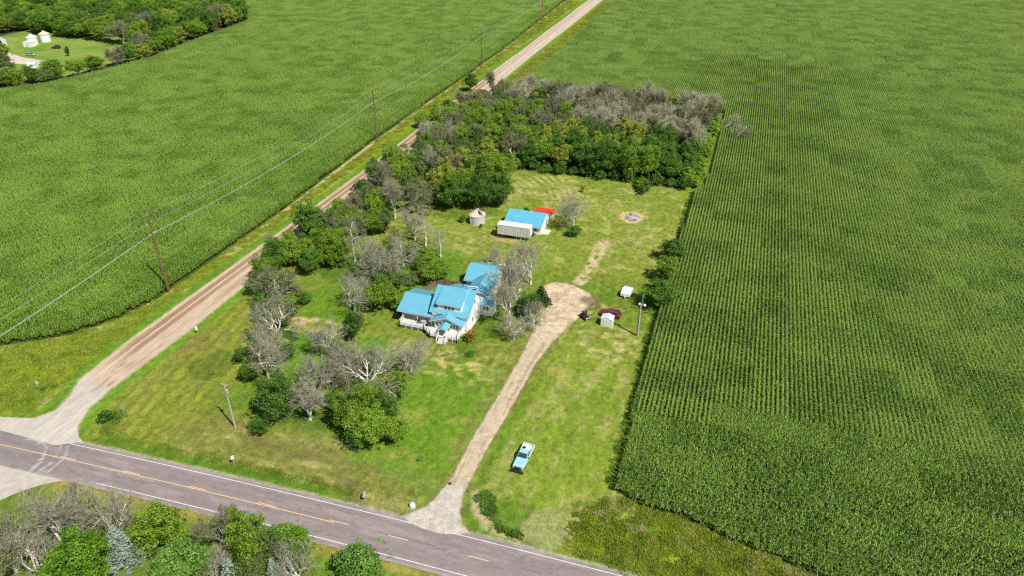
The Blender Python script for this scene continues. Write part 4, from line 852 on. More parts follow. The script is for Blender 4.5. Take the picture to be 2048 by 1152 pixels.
# wind break and wood around the far farm
def farwoods():
    R = random.Random(5); far = []
    edge = [(-330, 205), (-299, 220), (-288, 234), (-283, 257), (-279, 285), (-285, 320), (-292, 382), (-318, 408), (-350, 449), (-380, 500), (-420, 560)]
    L = {'dark': 'dark green tree in the shelter belt round the far farm', 'leafy': 'mid green tree in the shelter belt round the far farm', 'yellow': 'yellow topped tree in the shelter belt round the far farm', 'mixed': 'greyish half bare tree in the shelter belt round the far farm', 'bright': 'light green tree in the shelter belt round the far farm', 'olive': 'dull green tree in the shelter belt round the far farm'}
    for row in range(0, 26):
        for i in range(len(edge)-1):
            (a, b), (c, d) = edge[i], edge[i+1]; ln = math.hypot(c-a, d-b); k = max(1, int(ln/7.2))
            for j in range(k):
                t = (j+R.random()*.5)/k; x = a+(c-a)*t-4.0-row*7.8+R.uniform(-2, 2); y = b+(d-b)*t+R.uniform(-2, 2)
                X = x*math.cos(.3157)+y*math.sin(.3157); Y = -x*math.sin(.3157)+y*math.cos(.3157)
                if abs(X) > .86*Y or Y > 545: continue
                clear = x > -400 and y < 309+(-x-320)*.10 and y > 246 and row >= (2 if y > 282 else 1)
                if clear or (y < 262 and row > 1): continue
                kd = R.choice(['dark', 'dark', 'dark', 'leafy', 'leafy', 'leafy', 'olive', 'yellow', 'mixed', 'bright', 'leafy'])
                H = R.uniform(9, 14) if y > 300 else R.uniform(7, 10); W = R.uniform(10, 14) if y > 300 else R.uniform(9, 12)
                if row < 5: plant(kd, x, y, H, W, L[kd], 'shelter belt: '+L[kd].split(' tree')[0]+' trees')
                else: far.append((x, y, H, W))
    P = np.array(far); rr = np.random.RandomState(3); cr = [bpy.data.objects.new('crown_src%d' % q, PROTO[k][q % 2][4]) for q, k in enumerate(('dark', 'leafy', 'dark', 'leafy', 'olive'))]
    o = scatter('distant_wood', np.concatenate([P[:, :2], np.zeros((len(P), 1))], 1), rr.uniform(0, 6.28, len(P)), np.stack([P[:, 3]/9, P[:, 3]/9, P[:, 2]/9], 1), rr.randint(0, 5, len(P)), make_source('wood_src', cr), 'dark')
    tag(o, 'far tree mass filling the upper left corner behind the shelter belt', 'wood', kind='stuff')
farwoods()
plant('bush', -96.6, 68.6, 2.3, 3.8, 'round dark green bush beside the blue cross signs')
plant('bush', -23.6, 199.0, 3.2, 11.5, 'wide low bush with yellow green top on the back lawn edge').scale[1] = .75
plant('yellowgreen', -24.5, 200.6, 3.0, 6.5, 'yellow green leafy top of shrubs behind the wide low bush')
plant('flower_bush', -45.3, 111.0, 2.6, 3.6, 'orange and yellow leaved bush at the front corner of the house')
plant('bush', -45.4, 118.6, 1.1, 2.2, 'small pale shrub against the east wall of the house')
plant('bush', -55.2, 108.4, .8, 1.6, 'low green shrub below the diagonal deck railing') if False else None
plant('sapling', -40.9, 76.6, 1.0, .9, 'tiny thin sapling alone on the front lawn')
plant('sapling', -113.3, 73.0, 1.0, 1.6, 'small dark weed bush in the west ditch, nearest the road')
plant('sapling', -114.3, 71.6, 1.5, 1.4, 'dark weed bush at the foot of the small ditch sign')
plant('bush', -43.4, 106.5, .9, 3, 'low green plants in the tree shade beside the orange bush')
plant('bush', -61.2, 160.9, 1.3, 1.3, 'small weed bush against the front of the rusty grain bin')
plant('bush', -67.0, 162.5, 2.2, 2.8, 'green bush touching the left side of the rusty grain bin')
plant('bush', -46.8, 160.6, 1.0, 2.0, 'green weeds at the foot of the garage front wall')
plant('bush', -52.3, 173.0, 2.0, 2.6, 'dark bush behind the blue garage roof')
plant('bush', -28.3, 72.4, 1.1, 3.2, 'leafy weeds clump at the driveway side of the ditch')
plant('bush', -26.2, 70.2, 1.0, 2.8, 'lower weeds clump nearer the highway in the driveway ditch')

# ---------------------------------------------------------------- farmhouse
def roof_piece(par, quads, mat):
    """quads: list of polygons (counter-clockwise from above) forming one roof"""
    s = MB(); f = MB()
    for q in quads: s.slab(q, .07); f.slab([(x, y, z-.075) for x, y, z in q], .17)
    o = s.build('roof', mat, par)
    if len(quads) == 2:
        A = [v for v in quads[0] if min(sum((a-b)**2 for a, b in zip(v, w)) for w in quads[1]) < 1e-6]
        if len(A) == 2: MB().tube([(x, y, z+.0) for x, y, z in A], .075, 6).build('ridge_cap', 'roof_cap', o)
    f2 = f.build('fascia', 'trim', o); return o
def window(par, x, y, z, w, h, face='-y', panes=1):
    """frame proud of the wall, pane set in it; face is the outward direction"""
    f = MB(); g = MB(); t = .06
    def R(s, a0, a1, b0, b1, d0, d1):
        if face == '-y': s.box(x+a0, x+a1, y-d1, y-d0, z+b0, z+b1)
        else: s.box(x+d0, x+d1, y+a0, y+a1, z+b0, z+b1)
    R(f, -w/2, w/2, -h/2, -h/2+t, .0, .06); R(f, -w/2, w/2, h/2-t, h/2, .0, .06); R(f, -w/2, -w/2+t, -h/2+t, h/2-t, .0, .06); R(f, w/2-t, w/2, -h/2+t, h/2-t, .0, .06)
    R(f, -w/2+t, w/2-t, -.02, .02, .0, .045)
    R(g, -w/2+t, w/2-t, -h/2+t, h/2-t, .004, .03)
    o = f.build('window', 'trim', par); g.build('pane', 'glass', o)
H_ = thing('farmhouse', 'white farmhouse with bright blue metal roofs and a white front deck', 'house', (-50, 115, 0))
class Sub:      # builds in world coordinates, parented to the house base
    pass
def hb(s, name, mat, par=None, **k):
    s.v = [(x+50, y-115, z) for x, y, z in s.v]; return s.build(name, mat, par or H_, **k)
def Q(*p): return [(x+50, y-115, z) for x, y, z in p]
s = MB()
s.extrude([(114.6, 0), (121.7, 0), (121.7, 3.14), (117.2, 4.83), (114.6, 3.87)], 'x', -61.4, -54.2)       # west wing
s.extrude([(113.1, 0), (122.2, 0), (122.2, 4.3), (117.6, 7.66), (113.1, 4.38)], 'x', -54.2, -46.6)         # main block
s.box(-53.2, -47.9, 113.4, 117.0, 4.5, 6.2)                                                               # front dormer
s.extrude([(-53.35, 0), (-47.5, 0), (-47.5, 3.12), (-50.4, 4.25), (-53.35, 3.1)], 'y', 111.9, 113.6)        # front porch room
s.extrude([(-50.7, 0), (-46.5, 0), (-46.5, 3.55), (-48.0, 4.95), (-50.7, 3.35)], 'y', 122.2, 129.4)         # link
s.extrude([(129.4, 0), (137.2, 0), (137.2, 3.0), (133.2, 4.9), (129.4, 3.1)], 'x', -53.1, -46.3)            # back wing
s.extrude([(120.9, 0), (123.6, 0), (123.6, 3.4), (120.9, 2.85)], 'x', -46.6, -44.0)                         # east wing
hb(s, 'wall', 'siding')
roof_piece(H_, [Q((-62.2, 112.5, 3.2), (-54.1, 112.5, 3.2), (-54.1, 117.2, 5.0), (-62.2, 117.2, 5.0)), Q((-62.2, 117.2, 5.0), (-54.1, 117.2, 5.0), (-54.1, 122.2, 3.1), (-62.2, 122.2, 3.1))], 'roof_e')
roof_piece(H_, [Q((-54.8, 112.7, 4.35), (-46.0, 112.7, 4.35), (-46.0, 117.6, 7.95), (-54.8, 117.6, 7.95)), Q((-54.8, 117.6, 7.95), (-46.0, 117.6, 7.95), (-46.0, 122.8, 4.2), (-54.8, 122.8, 4.2))], 'roof_e')
roof_piece(H_, [Q((-53.4, 113.05, 6.35), (-47.7, 113.05, 6.35), (-47.7, 117.5, 8.02), (-53.4, 117.5, 8.02))], 'roof_e')
roof_piece(H_, [Q((-52.4, 117.75, 8.0), (-47.9, 117.75, 8.0), (-47.9, 123.6, 5.3), (-52.4, 123.6, 5.3))], 'roof_e')
roof_piece(H_, [Q((-54.25, 111.2, 3.0), (-50.45, 111.2, 4.5), (-50.45, 114.0, 4.5), (-54.25, 113.2, 3.0)), Q((-50.45, 111.2, 4.5), (-46.8, 111.2, 3.0), (-46.8, 113.9, 3.0), (-50.45, 114.0, 4.5))], 'roof_n')
roof_piece(H_, [Q((-51.5, 109.1, 2.85), (-50.55, 109.1, 3.25), (-50.55, 111.85, 3.25), (-51.5, 111.85, 2.85)), Q((-50.55, 109.1, 3.25), (-49.6, 109.1, 2.85), (-49.6, 111.85, 2.85), (-50.55, 111.85, 3.25))], 'roof_n')
roof_piece(H_, [Q((-51.1, 121.5, 3.35), (-48.0, 121.5, 5.2), (-48.0, 130.6, 5.2), (-51.1, 130.0, 3.35)), Q((-48.0, 121.5, 5.2), (-45.9, 123.3, 3.45), (-45.9, 130.0, 3.45), (-48.0, 130.6, 5.2))], 'roof_n')
roof_piece(H_, [Q((-53.6, 128.9, 3.1), (-45.8, 128.9, 3.1), (-45.8, 133.2, 5.15), (-53.6, 133.2, 5.15)), Q((-53.6, 133.2, 5.15), (-45.8, 133.2, 5.15), (-45.8, 137.8, 3.0), (-53.6, 137.8, 3.0))], 'roof_e')
roof_piece(H_, [Q((-46.58, 120.5, 2.95), (-43.7, 120.5, 2.95), (-43.7, 123.8, 3.65), (-46.58, 123.8, 3.65))], 'roof_e')
for x in (-51.35, -50.55, -49.75): window(H_, x+50, 113.4-115, 5.42, .72, .9)
for x in (-52.7, -52.0, -51.3, -49.7, -49.0, -48.3): window(H_, x+50, 111.9-115, 2.05, .6, 1.15)
for x in (-45.7, -45.0): window(H_, x+50, 120.9-115, 1.9, .55, 1.0)
for y, z in ((116.2, 1.9), (119.2, 1.9), (117.6, 5.3)): window(H_, -46.6+50, y-115, z, .8, 1.1, 'x')
for x in (-60.0, -57.4, -55.2): window(H_, x+50, 114.6-115, 2.0, .9, 1.1)
s = MB().box(-51.0, -50.1, 111.84, 111.9, .95, 2.75); hb(s, 'door', 'deck_shade_door')
# deck
s = MB(); deck = [(-61.0, 111.1), (-55.5, 111.1), (-53.4, 109.35), (-47.45, 109.35), (-47.45, 111.88), (-53.37, 111.88), (-53.37, 113.0), (-54.22, 113.0), (-54.22, 114.58), (-61.0, 114.58)]
s.slab([(x, y, .92) for x, y in deck], .14); hb(s, 'deck', 'deck')
s = MB()
for (a, b), (c, d) in ((deck[0], deck[1]), (deck[1], deck[2]), (deck[2], (-51.45, 109.35)), ((-49.5, 109.35), deck[3]), (deck[9], deck[0]), (deck[3], deck[4])):
    s = MB(); L = math.hypot(c-a, d-b); k = max(1, round(L/1.35))
    for i in range(k+1): t = i/k; x, y = a+(c-a)*t, b+(d-b)*t; s.box(x-.05, x+.05, y-.05, y+.05, .0, 1.98)
    ux, uy = (c-a)/L, (d-b)/L; px, py = -uy*.03, ux*.03
    for z0, z1 in ((1.9, 2.0), (1.58, 1.66), (1.3, 1.38), (1.06, 1.13), (.74, .9)):
        s.slab([(a-px, b-py, z1), (c-px, d-py, z1), (c+px, d+py, z1), (a+px, b+py, z1)], z1-z0)
    hb(s, 'railing', 'trim')
s = MB()
for k in range(4): s.box(-51.35, -49.6, 109.3-.3*(k+1), 109.3-.3*k, .0, .74-.19*k)
hb(s, 'stairs', 'deck')
s = MB()
for x in (-51.42, -49.53):
    s = MB(); s.slab([(x-.04, 109.2, 1.95), (x+.04, 109.2, 1.95), (x+.04, 107.95, 1.15), (x-.04, 107.95, 1.15)], .1); s.slab([(x-.04, 109.2, 1.5), (x+.04, 109.2, 1.5), (x+.04, 107.95, .7), (x-.04, 107.95, .7)], .08); s.box(x-.05, x+.05, 107.9, 108.0, 0, 1.2); hb(s, 'stair_rail', 'trim')
for x, y, z in ((-51.4, 109.3, 2.7), (-49.7, 109.3, 2.7), (-60.9, 112.7, 3.1), (-57.6, 112.7, 3.1), (-54.4, 112.6, 3.0), (-55.6, 111.2, 1.98)):
    s = MB().box(x-.06, x+.06, y-.06, y+.06, .92, z); hb(s, 'porch_post', 'trim')
s = MB().box(-54.18, -53.3, 112.75, 113.09, 3.6, 4.32); hb(s, 'trim_box', 'trim')
s = MB().tube([(-50.2, 120.5, 6.3), (-50.2, 120.5, 7.35)], .1, 8); hb(s, 'vent_pipe', 'black')
s = MB().tube([(-48.9, 120.0, 7.1), (-47.4, 121.6, 6.6)], .05, 6); hb(s, 'roof_pipe', 'trim')
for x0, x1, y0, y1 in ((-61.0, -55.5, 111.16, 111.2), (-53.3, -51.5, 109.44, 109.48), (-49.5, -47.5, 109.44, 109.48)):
    s = MB().box(x0, x1, y0, y1, .0, .74); hb(s, 'deck_shade_skirt', 'deck_shade_door')  # dark sheets that colour in the shade beneath the deck
t = thing('patio_table', 'small round table on the shaded front porch', 'table', (-56.2, 112.6, .92)); MB().lathe([(.55, .70), (.55, .74)], 16).build('tabletop', 'steel', t); MB().tube([(0, 0, 0), (0, 0, .7)], .05, 8).build('leg', 'black', t)
for x, y, r, w in ((-57.2, 112.3, .4, 'left'), (-55.3, 112.2, -.9, 'right')):
    t = thing('porch_chair', 'dark porch chair on the %s of the small round table' % w, 'chair', (x, y, .92), r, 'porch chairs'); MB().box(-.25, .25, -.25, .25, .4, .45).build('seat', 'black', t); MB().box(-.25, .25, .2, .25, .46, .95).build('backrest', 'black', t)
    for a in (-.22, .22):
        for b in (-.22, .22): MB().box(a-.02, a+.02, b-.02, b+.02, 0, .4).build('leg', 'black', t)
# propane tank
t = thing('propane_tank', 'white horizontal propane tank behind the house', 'tank', (-48.6, 141.4, 0), .1)
pr = [(0.02, -1.5), (.3, -1.42), (.5, -1.15), (.5, 1.15), (.3, 1.42), (.02, 1.5)]; s = MB().lathe(pr, 18); s.v = [(z, x, y+.95) for x, y, z in s.v]; s.build('tank_body', 'white', t, smooth=True)
MB().lathe([(.2, 1.42), (.2, 1.6), (.12, 1.66)], 12).build('valve_cover', 'white', t)
for x in (-.8, .8): MB().box(x-.1, x+.1, -.4, .4, 0, .55).build('leg', 'concrete', t)
# board fence
t = thing('board_fence', 'brown weathered board fence behind the house', 'fence', (-60.2, 129.2, 0), math.atan2(.7, 5.6))
for k in range(3): MB().box(k*1.9+.06, k*1.9+1.84, -.02, .02, .08, 1.85).build('board_panel', 'fence', t)
for k in range(4): MB().box(k*1.9-.05, k*1.9+.05, -.12, -.0, 0, 1.95).build('fence_post', 'pole', t)
t = thing('board_fence', 'dark shaded board fence running toward the west wing', 'fence', (-60.4, 129.2, 0), -PI/2-.25)
for k in range(3): MB().box(k*1.9+.06, k*1.9+1.84, -.02, .02, .08, 1.85).build('board_panel', 'fence', t)
for k in range(4): MB().box(k*1.9-.05, k*1.9+.05, -.12, -.0, 0, 1.95).build('fence_post', 'pole', t)

# ---------------------------------------------------------------- outbuildings
t = thing('garage', 'white garage with a light blue metal roof beside the grey trailer', 'garage', (-50, 165, 0))
s = MB(); s.extrude([(-3.3, 0), (4.6, 0), (4.6, 2.35), (1.3, 4.05), (-3.3, 2.32)], 'x', -4.7, 5.1); s.build('wall', 'siding', t)
r = MB(); f = MB()
for q in ([(-5.1, -3.8, 2.25), (5.3, -3.8, 2.25), (5.3, 1.3, 4.25), (-5.1, 1.3, 4.25)], [(-5.1, 1.3, 4.25), (5.3, 1.3, 4.25), (5.3, 5.0, 2.35), (-5.1, 5.0, 2.35)]):
    r.slab(q, .07); f.slab([(x, y, z-.075) for x, y, z in q], .16)
ro = r.build('roof', ribbed('garage_roof_blue', (.12, .43, .60), 'X', .35), t); f.build('fascia', 'trim', ro)
MB().box(5.1, 5.14, -2.2, .6, .05, 2.1).build('door', 'trim', t); window(t, 5.1, 2.6, 1.5, .8, .8, 'x'); window(t, 3.7, -3.3, 1.4, .7, .8)
MB().box(5.2, 7.0, -2.6, .2, .0, .08).build('doorstep_slab', 'concrete', t)
t = thing('carport', 'red roofed lean-to shelter behind the garage', 'shelter', (-46.6, 171.0, 0))
MB().slab([(-2.8, -.5, 2.35), (2.7, -.5, 2.35), (2.7, 1.6, 2.75), (-2.8, 1.6, 2.75)], .08).build('roof', 'red', t)
for x in (-2.6, 2.5):
    for y in (-.3, 1.4): MB().box(x-.05, x+.05, y-.05, y+.05, 0, 2.3).build('post', 'trim', t)
MB().box(-2.6, 2.5, 1.42, 1.46, .1, 2.5).build('back_panel', 'siding', t)
t = thing('box_trailer', 'long pale ribbed box trailer parked in front of the garage', 'trailer', (-50.9, 158.15, 0), .012)
MB().box(-4.35, 4.35, -1.25, 1.25, 1.1, 3.72).build('body', 'trailer', t); MB().box(-4.4, 4.4, -1.3, 1.3, 3.722, 3.8).build('roof', 'trailer_top', t)
MB().box(-4.2, 4.2, -.5, .5, .88, 1.097).build('chassis', 'black', t); MB().box(4.352, 4.39, -1.1, 1.1, 1.2, 3.6).build('rear_door', 'trim', t)
def wheel(par, x, y, r=.36, w=.24, tag_=None):
    s = MB().lathe([(r*.62, -w/2), (r*.93, -w/2), (r, -w*.3), (r, w*.3), (r*.93, w/2), (r*.62, w/2)], 18); s.v = [(a+x, c+y, b+r) for a, b, c in s.v]; o = s.build('wheel', 'tyre', par)
    s = MB().lathe([(r*.1, -w*.46), (r*.6, -w*.40), (r*.6, w*.40), (r*.1, w*.46)], 14); s.v = [(a+x, c+y, b+r) for a, b, c in s.v]; s.build('rim', 'rim', o); return o
for x in (-2.6, -3.5):
    for y in (-1.0, 1.0): wheel(t, x, y, .48, .28)
for y in (-.8, .8): MB().box(3.0, 3.12, y-.06, y+.06, 0, .9).build('support_leg', 'black', t)
MB().box(.1, .25, -1.262, -1.252, 1.35, 1.5).build('side_hatch', 'black', t)
t = thing('grain_bin', 'old round metal grain bin with a rusty torn roof', 'grain bin', (-63.3, 163.7, 0))
MB().lathe([(2.15, 0), (2.15, 2.5)], 28).build('bin_wall', 'bin', t, smooth=False)
s = MB(); n_ = 20
for k in range(n_):
    if k in (17, 18): continue
    a0 = 2*PI*k/n_; a1 = 2*PI*(k+1)/n_-.015; top = 3.85; ri = .32
    s.slab([(2.28*math.cos(a0), 2.28*math.sin(a0), 2.5), (2.28*math.cos(a1), 2.28*math.sin(a1), 2.5), (ri*math.cos(a1), ri*math.sin(a1), top), (ri*math.cos(a0), ri*math.sin(a0), top)], .03)
s.build('roof', 'rust', t); s = MB()
for k in (0, 1, 19): a0 = 2*PI*(k+.2)/n_; a1 = a0+.13; s.slab([(1.5*math.cos(a0), 1.5*math.sin(a0), 3.07), (1.5*math.cos(a1), 1.5*math.sin(a1), 3.07), (.5*math.cos(a1), .5*math.sin(a1), 3.76), (.5*math.cos(a0), .5*math.sin(a0), 3.76)], .02)
s.build('torn_panel', 'rust_dark', t)
MB().tube([(-.1, .1, 3.8), (.35, -.15, 4.0)], [.34, .28], 12).build('roof_cap', 'steel', t); MB().box(-1.3, -.95, -2.0, -1.7, .0, 2.45).build('ladder_panel', 'steel', t)
t = thing('scrap_ladder', 'grey wooden scrap leaning by the left end of the garage', 'scrap', (-56.1, 161.2, 0), .3)
MB().slab([(-.3, -1.2, .2), (.3, -1.2, .2), (.3, 1.0, 2.1), (-.3, 1.0, 2.1)], .08).build('frame', 'pole_grey', t)
# fire pit
t = thing('burn_pile', 'heap of grey ash and charred wood in a bare ring', 'burn pile', (-24, 180, 0)); R = random.Random(9)
s = MB(); s.lathe([(2.1, 0), (1.7, .18), (.9, .3), (.1, .34)], 18); s.v = [(x*R.uniform(.9, 1.1), y*R.uniform(.9, 1.1), z*R.uniform(.6, 1.3)) for x, y, z in s.v]; s.build('ash_heap', 'ash', t)
s = MB(); s2 = MB()
for k in range(26):
    a = R.uniform(0, 6.28); r = R.uniform(.1, 1.8); x, y = r*math.cos(a), r*math.sin(a); d = R.uniform(0, 3.14); L = R.uniform(.3, .9); z = R.uniform(.18, .5)
    (s if k % 3 else s2).tube([(x-L*math.cos(d), y-L*math.sin(d), z), (x+L*math.cos(d), y+L*math.sin(d), z+R.uniform(-.1, .25))], R.uniform(.06, .13), 6)
s.build('charred_logs', 'concrete', t); s2.build('black_logs', 'black', t)
# garden shed
t = thing('garden_shed', 'small white storage shed with double doors in front of the dark red car', 'shed', (-19.9, 125.6, 0), -.03)
s = MB(); s.extrude([(-1.2, 0), (1.2, 0), (1.2, 1.85), (0, 2.25), (-1.2, 1.85)], 'y', -.95, .95); s.build('wall', 'white', t)
s = MB(); s.slab([(-1.3, -1.02, 1.87), (0, -1.02, 2.33), (0, 1.02, 2.33), (-1.3, 1.02, 1.87)], .05); s.slab([(0, -1.02, 2.33), (1.3, -1.02, 1.87), (1.3, 1.02, 1.87), (0, 1.02, 2.33)], .05); s.build('roof', 'white_blue', t)
for x0, x1 in ((-.62, -.02), (.02, .62)): MB().box(x0, x1, -.99, -.953, .08, 1.8).build('door', 'white', t)
for x in (-.66, 0, .66): MB().box(x-.015, x+.015, -.978, -.952, .08, 1.82).build('door_seam', 'steel', t)
# camper
t = thing('camping_trailer', 'small white camping trailer parked by the corn side bushes', 'trailer', (-18.15, 138.9, 0), -.07)
s = MB(); s.extrude([(-1.75, .45), (.45, .45), (.45, 1.55), (.2, 1.72), (-1.2, 1.62), (-1.75, 1.2)], 'x', -1.08, 1.08); s.build('body', 'white_blue', t, bevel=.08)
MB().box(-1.09, 1.09, -.62, -.57, 1.66, 1.70).build('roof_seam', 'steel', t); MB().box(-1.08, 1.08, .78, 1.5, .45, 1.2).build('rear_box', 'white', t, bevel=.04)
MB().box(-1.04, 1.04, .45, .78, .45, .75).build('gap_frame', 'black', t); MB().box(-1.06, 1.06, 1.52, 1.66, .5, 1.3).build('tailgate', 'steel', t)
s = MB().lathe([(.24, -.1), (.24, .1)], 14); s.v = [(a+.62, b+.62, c+1.25) for a, b, c in s.v]; s.build('spare_wheel', 'redpaint', t)
for x in (-1.0, 1.0): wheel(t, x, -.3, .32, .2)
MB().tube([(0, -1.75, .5), (0, -2.5, .4)], .05, 6).build('tow_bar', 'black', t); MB().box(-.18, .18, -2.05, -1.8, .4, .75).build('gas_bottle_box', 'white', t)

# ---------------------------------------------------------------- vehicles (length along +x, nose at +x)
def loft(s, secs, mi=0):
    """secs: list of (x, [(y,z)...]) rings with equal counts"""
    n = len(secs[0][1]); vs = [(x, y, z) for x, r in secs for y, z in r]; fs = []
    for i in range(len(secs)-1): fs += [(i*n+k, i*n+(k+1) % n, (i+1)*n+(k+1) % n, (i+1)*n+k) for k in range(n)]
    fs += [tuple(range(n))[::-1], tuple(range((len(secs)-1)*n, len(secs)*n))]; return s.add(vs, fs, mi)
def hull(par, stations, mat, name='body', bevel=.05):
    """stations: (x, halfwidth, zbottom, ztop, shoulder)"""
    s = MB(); loft(s, [(x, [(-w*.94, zb), (w*.94, zb), (w, zb+(zt-zb)*.35), (w*.97, zt-.06), (w*.86, zt), (-w*.86, zt), (-w*.97, zt-.06), (-w, zb+(zt-zb)*.35)]) for x, w, zb, zt in stations]); return s.build(name, mat, par, bevel=bevel)
def cabin(par, x0, x1, x2, x3, w, z0, z1, mat, roofmat=None):
    """x0<x1 base front/rear: rear base x0, rear top x1, front top x2, front base x3"""
    wt = w*.82; s = MB(); s.add([(x0, -w, z0), (x3, -w, z0), (x3, w, z0), (x0, w, z0), (x1, -wt, z1), (x2, -wt, z1), (x2, wt, z1), (x1, wt, z1)], [(4, 5, 6, 7), (0, 1, 5, 4), (1, 2, 6, 5), (2, 3, 7, 6), (3, 0, 4, 7)])
    o = s.build('cabin', roofmat or mat, par, bevel=.03)
    def quad(a, b, c, d, name, off, sh=.14):
        q = [Vector(v) for v in (a, b, c, d)]; m = sum(q, Vector())/4; nrm = Vector(off).normalized(); q = [m+(v-m)*(1-sh)+nrm*.012 for v in q]; q2 = [v-nrm*.02 for v in q]
        MB().add([tuple(v) for v in q+q2], [(0, 1, 2, 3), (7, 6, 5, 4), (0, 4, 5, 1), (1, 5, 6, 2), (2, 6, 7, 3), (3, 7, 4, 0)]).build(name, 'glass', par)
    quad((x3, -w, z0), (x3, w, z0), (x2, wt, z1), (x2, -wt, z1), 'windshield', (z1-z0, 0, x3-x2), .1)
    quad((x0, w, z0), (x0, -w, z0), (x1, -wt, z1), (x1, wt, z1), 'rear_window', (-(z1-z0), 0, x1-x0), .12)
    xm = (x1+x2)/2
    for sg in (-1, 1):
        quad((x0+.1, sg*w, z0), (xm-.05, sg*w, z0), (xm-.05, sg*wt, z1), (x1+.05, sg*wt, z1), 'side_window', (0, sg*(z1-z0), w-wt)); quad((xm+.05, sg*w, z0), (x3-.1, sg*w, z0), (x2-.05, sg*wt, z1), (xm+.05, sg*wt, z1), 'side_window', (0, sg*(z1-z0), w-wt))
    return o
t = thing('pickup_truck', 'faded turquoise old pickup truck with a snow plow, parked on the lawn', 'truck', (-24.9, 82.3, 0), -PI/2-.05)
hull(t, [(.15, .96, .45, 1.05), (1.9, .97, .42, 1.05), (2.55, .93, .45, 1.0), (2.68, .86, .5, .92)], 'truck', 'body')
hull(t, [(-.95, .97, .42, 1.06), (.15, .97, .42, 1.06)], 'truck', 'cab_base'); cabin(t, -.9, -.72, .22, .72, .88, 1.02, 1.72, 'truck')
s = MB(); s.box(-2.85, -.96, -.97, .97, .5, .62); s.box(-2.85, -.96, -.97, -.86, .62, 1.12); s.box(-2.85, -.96, .86, .97, .62, 1.12); s.box(-1.04, -.96, -.86, .86, .62, 1.12); s.box(-2.85, -2.79, -.86, .86, .62, 1.08); s.build('cargo_bed', 'truck_pale', t)
for y in (-.9725, .9725): MB().box(-2.8, 2.3, min(y, y*1.006), max(y, y*1.006), .55, .78).build('side_trim', 'truck_pale', t)
for x in (-1.95, 1.75):
    for y in (-.82, .82): wheel(t, x, y, .38, .25)
MB().box(2.66, 2.78, -.92, .92, .42, .6).build('front_bumper', 'rim', t); MB().box(-2.98, -2.86, -.9, .9, .42, .6).build('rear_bumper', 'rim', t)
MB().box(2.64, 2.70, -.6, .6, .62, .86).build('grille', 'black', t)
for y in (-.74, .74): MB().box(2.64, 2.71, y-.1, y+.1, .64, .84).build('headlight', 'insul', t)
for y in (-1.1, 1.1): MB().box(.5, .58, y-.1, y+.1, 1.1, 1.3).build('mirror', 'black', t)
s = MB(); s.box(2.79, 3.2, -.35, -.27, .35, .45); s.box(2.79, 3.2, .27, .35, .35, .45); s.box(2.85, 2.95, -.4, .4, .45, .95); o = s.build('plow_frame', 'black', t); MB().tube([(2.95, -.3, .97), (2.95, .3, .97)], .06, 6).build('plow_cylinder', 'redpaint', t)
s = MB(); s.extrude([(3.2, .12), (3.26, .12), (3.42, .4), (3.38, .72), (3.32, .72), (3.34, .42)], 'y', -1.15, 1.15); s.build('plow_blade', 'black', t)
T0 = Matrix.Translation((-24.9, 82.3, 0)) @ Matrix.Rotation(-PI/2-.05, 4, 'Z')
for x, y, sx, sy, h, lab, m_ in ((-1.6, .1, .35, .4, .35, 'tan cardboard box in the pickup bed, against the cab', 'cargo'), (-2.3, -.35, .4, .35, .28, 'pale crate in the pickup bed, by the tailgate', 'white'), (-1.65, -.5, .3, .2, .45, 'dark bin in the pickup bed behind the cab', 'black'), (-2.25, .42, .42, .3, .2, 'flat white package in the pickup bed corner', 'insul')):
    p = T0 @ Vector((x, y, .62)); o = thing('cargo_box', lab, 'box', p, -PI/2+.3*x, 'load in the pickup bed'); s = MB(); s.box(-sx, sx, -sy, sy, 0, h); s.box(-sx*.98, sx*.98, -.03, .03, h+.002, h+.012); s.build('carton', m_, o, bevel=.02)
def suv(t, col, L=4.7):
    k = L/4.7
    hull(t, [(-2.3*k, .84, .42, .98), (-2.1*k, .91, .32, 1.03), (1.1*k, .92, .32, 1.02), (2.05*k, .88, .34, .92), (2.32*k, .76, .42, .78)], col); cabin(t, -2.15*k, -1.8*k, .25*k, 1.05*k, .85, .99, 1.66, col)
    for x in (-1.4*k, 1.4*k):
        for y in (-.8, .8): wheel(t, x, y, .34, .22)
    for y in (-.6, .6): MB().box(2.22*k, 2.33*k, y-.13, y+.13, .62, .76).build('headlight', 'insul', t); MB().box(-2.335*k, -2.27*k, y-.14, y+.14, .72, .92).build('tail_light', 'redpaint', t)
t = thing('parked_car', 'dark red station wagon parked behind the small white shed', 'car', (-19.9, 129.0, 0), PI-.06); suv(t, 'maroon'); MB().box(-1.7, -1.0, -.6, .6, 1.665, 1.675).build('sunroof', 'glass', t)
for y in (-.62, .62): MB().box(-1.6, .2, y-.02, y+.02, 1.66, 1.70).build('roof_rail', 'rim', t)
for loc, rz, lab, m_ in (((-343.6, 274.6, 0), .25, 'silver car on the far farm grass near the pale drive', 'silver'), ((-345.3, 291.6, 0), PI+.2, 'black car on the far farm grass right of the silos', 'blackgloss')):
    t = thing('parked_car', lab, 'car', loc, rz, 'cars at the far farm'); suv(t, m_)
t = thing('utility_vehicle', 'small black side-by-side utility vehicle beside the driveway end', 'utility vehicle', (-24.9, 126.5, 0), -.75)
hull(t, [(-1.1, .55, .45, .85), (.4, .6, .4, .8), (1.0, .55, .45, .72)], 'blackgloss'); s = MB()
for y in (-.55, .55): s.tube([(-.75, y, .8), (-.6, y*.85, 1.55), (.25, y*.85, 1.55), (.6, y, .8)], .035, 6)
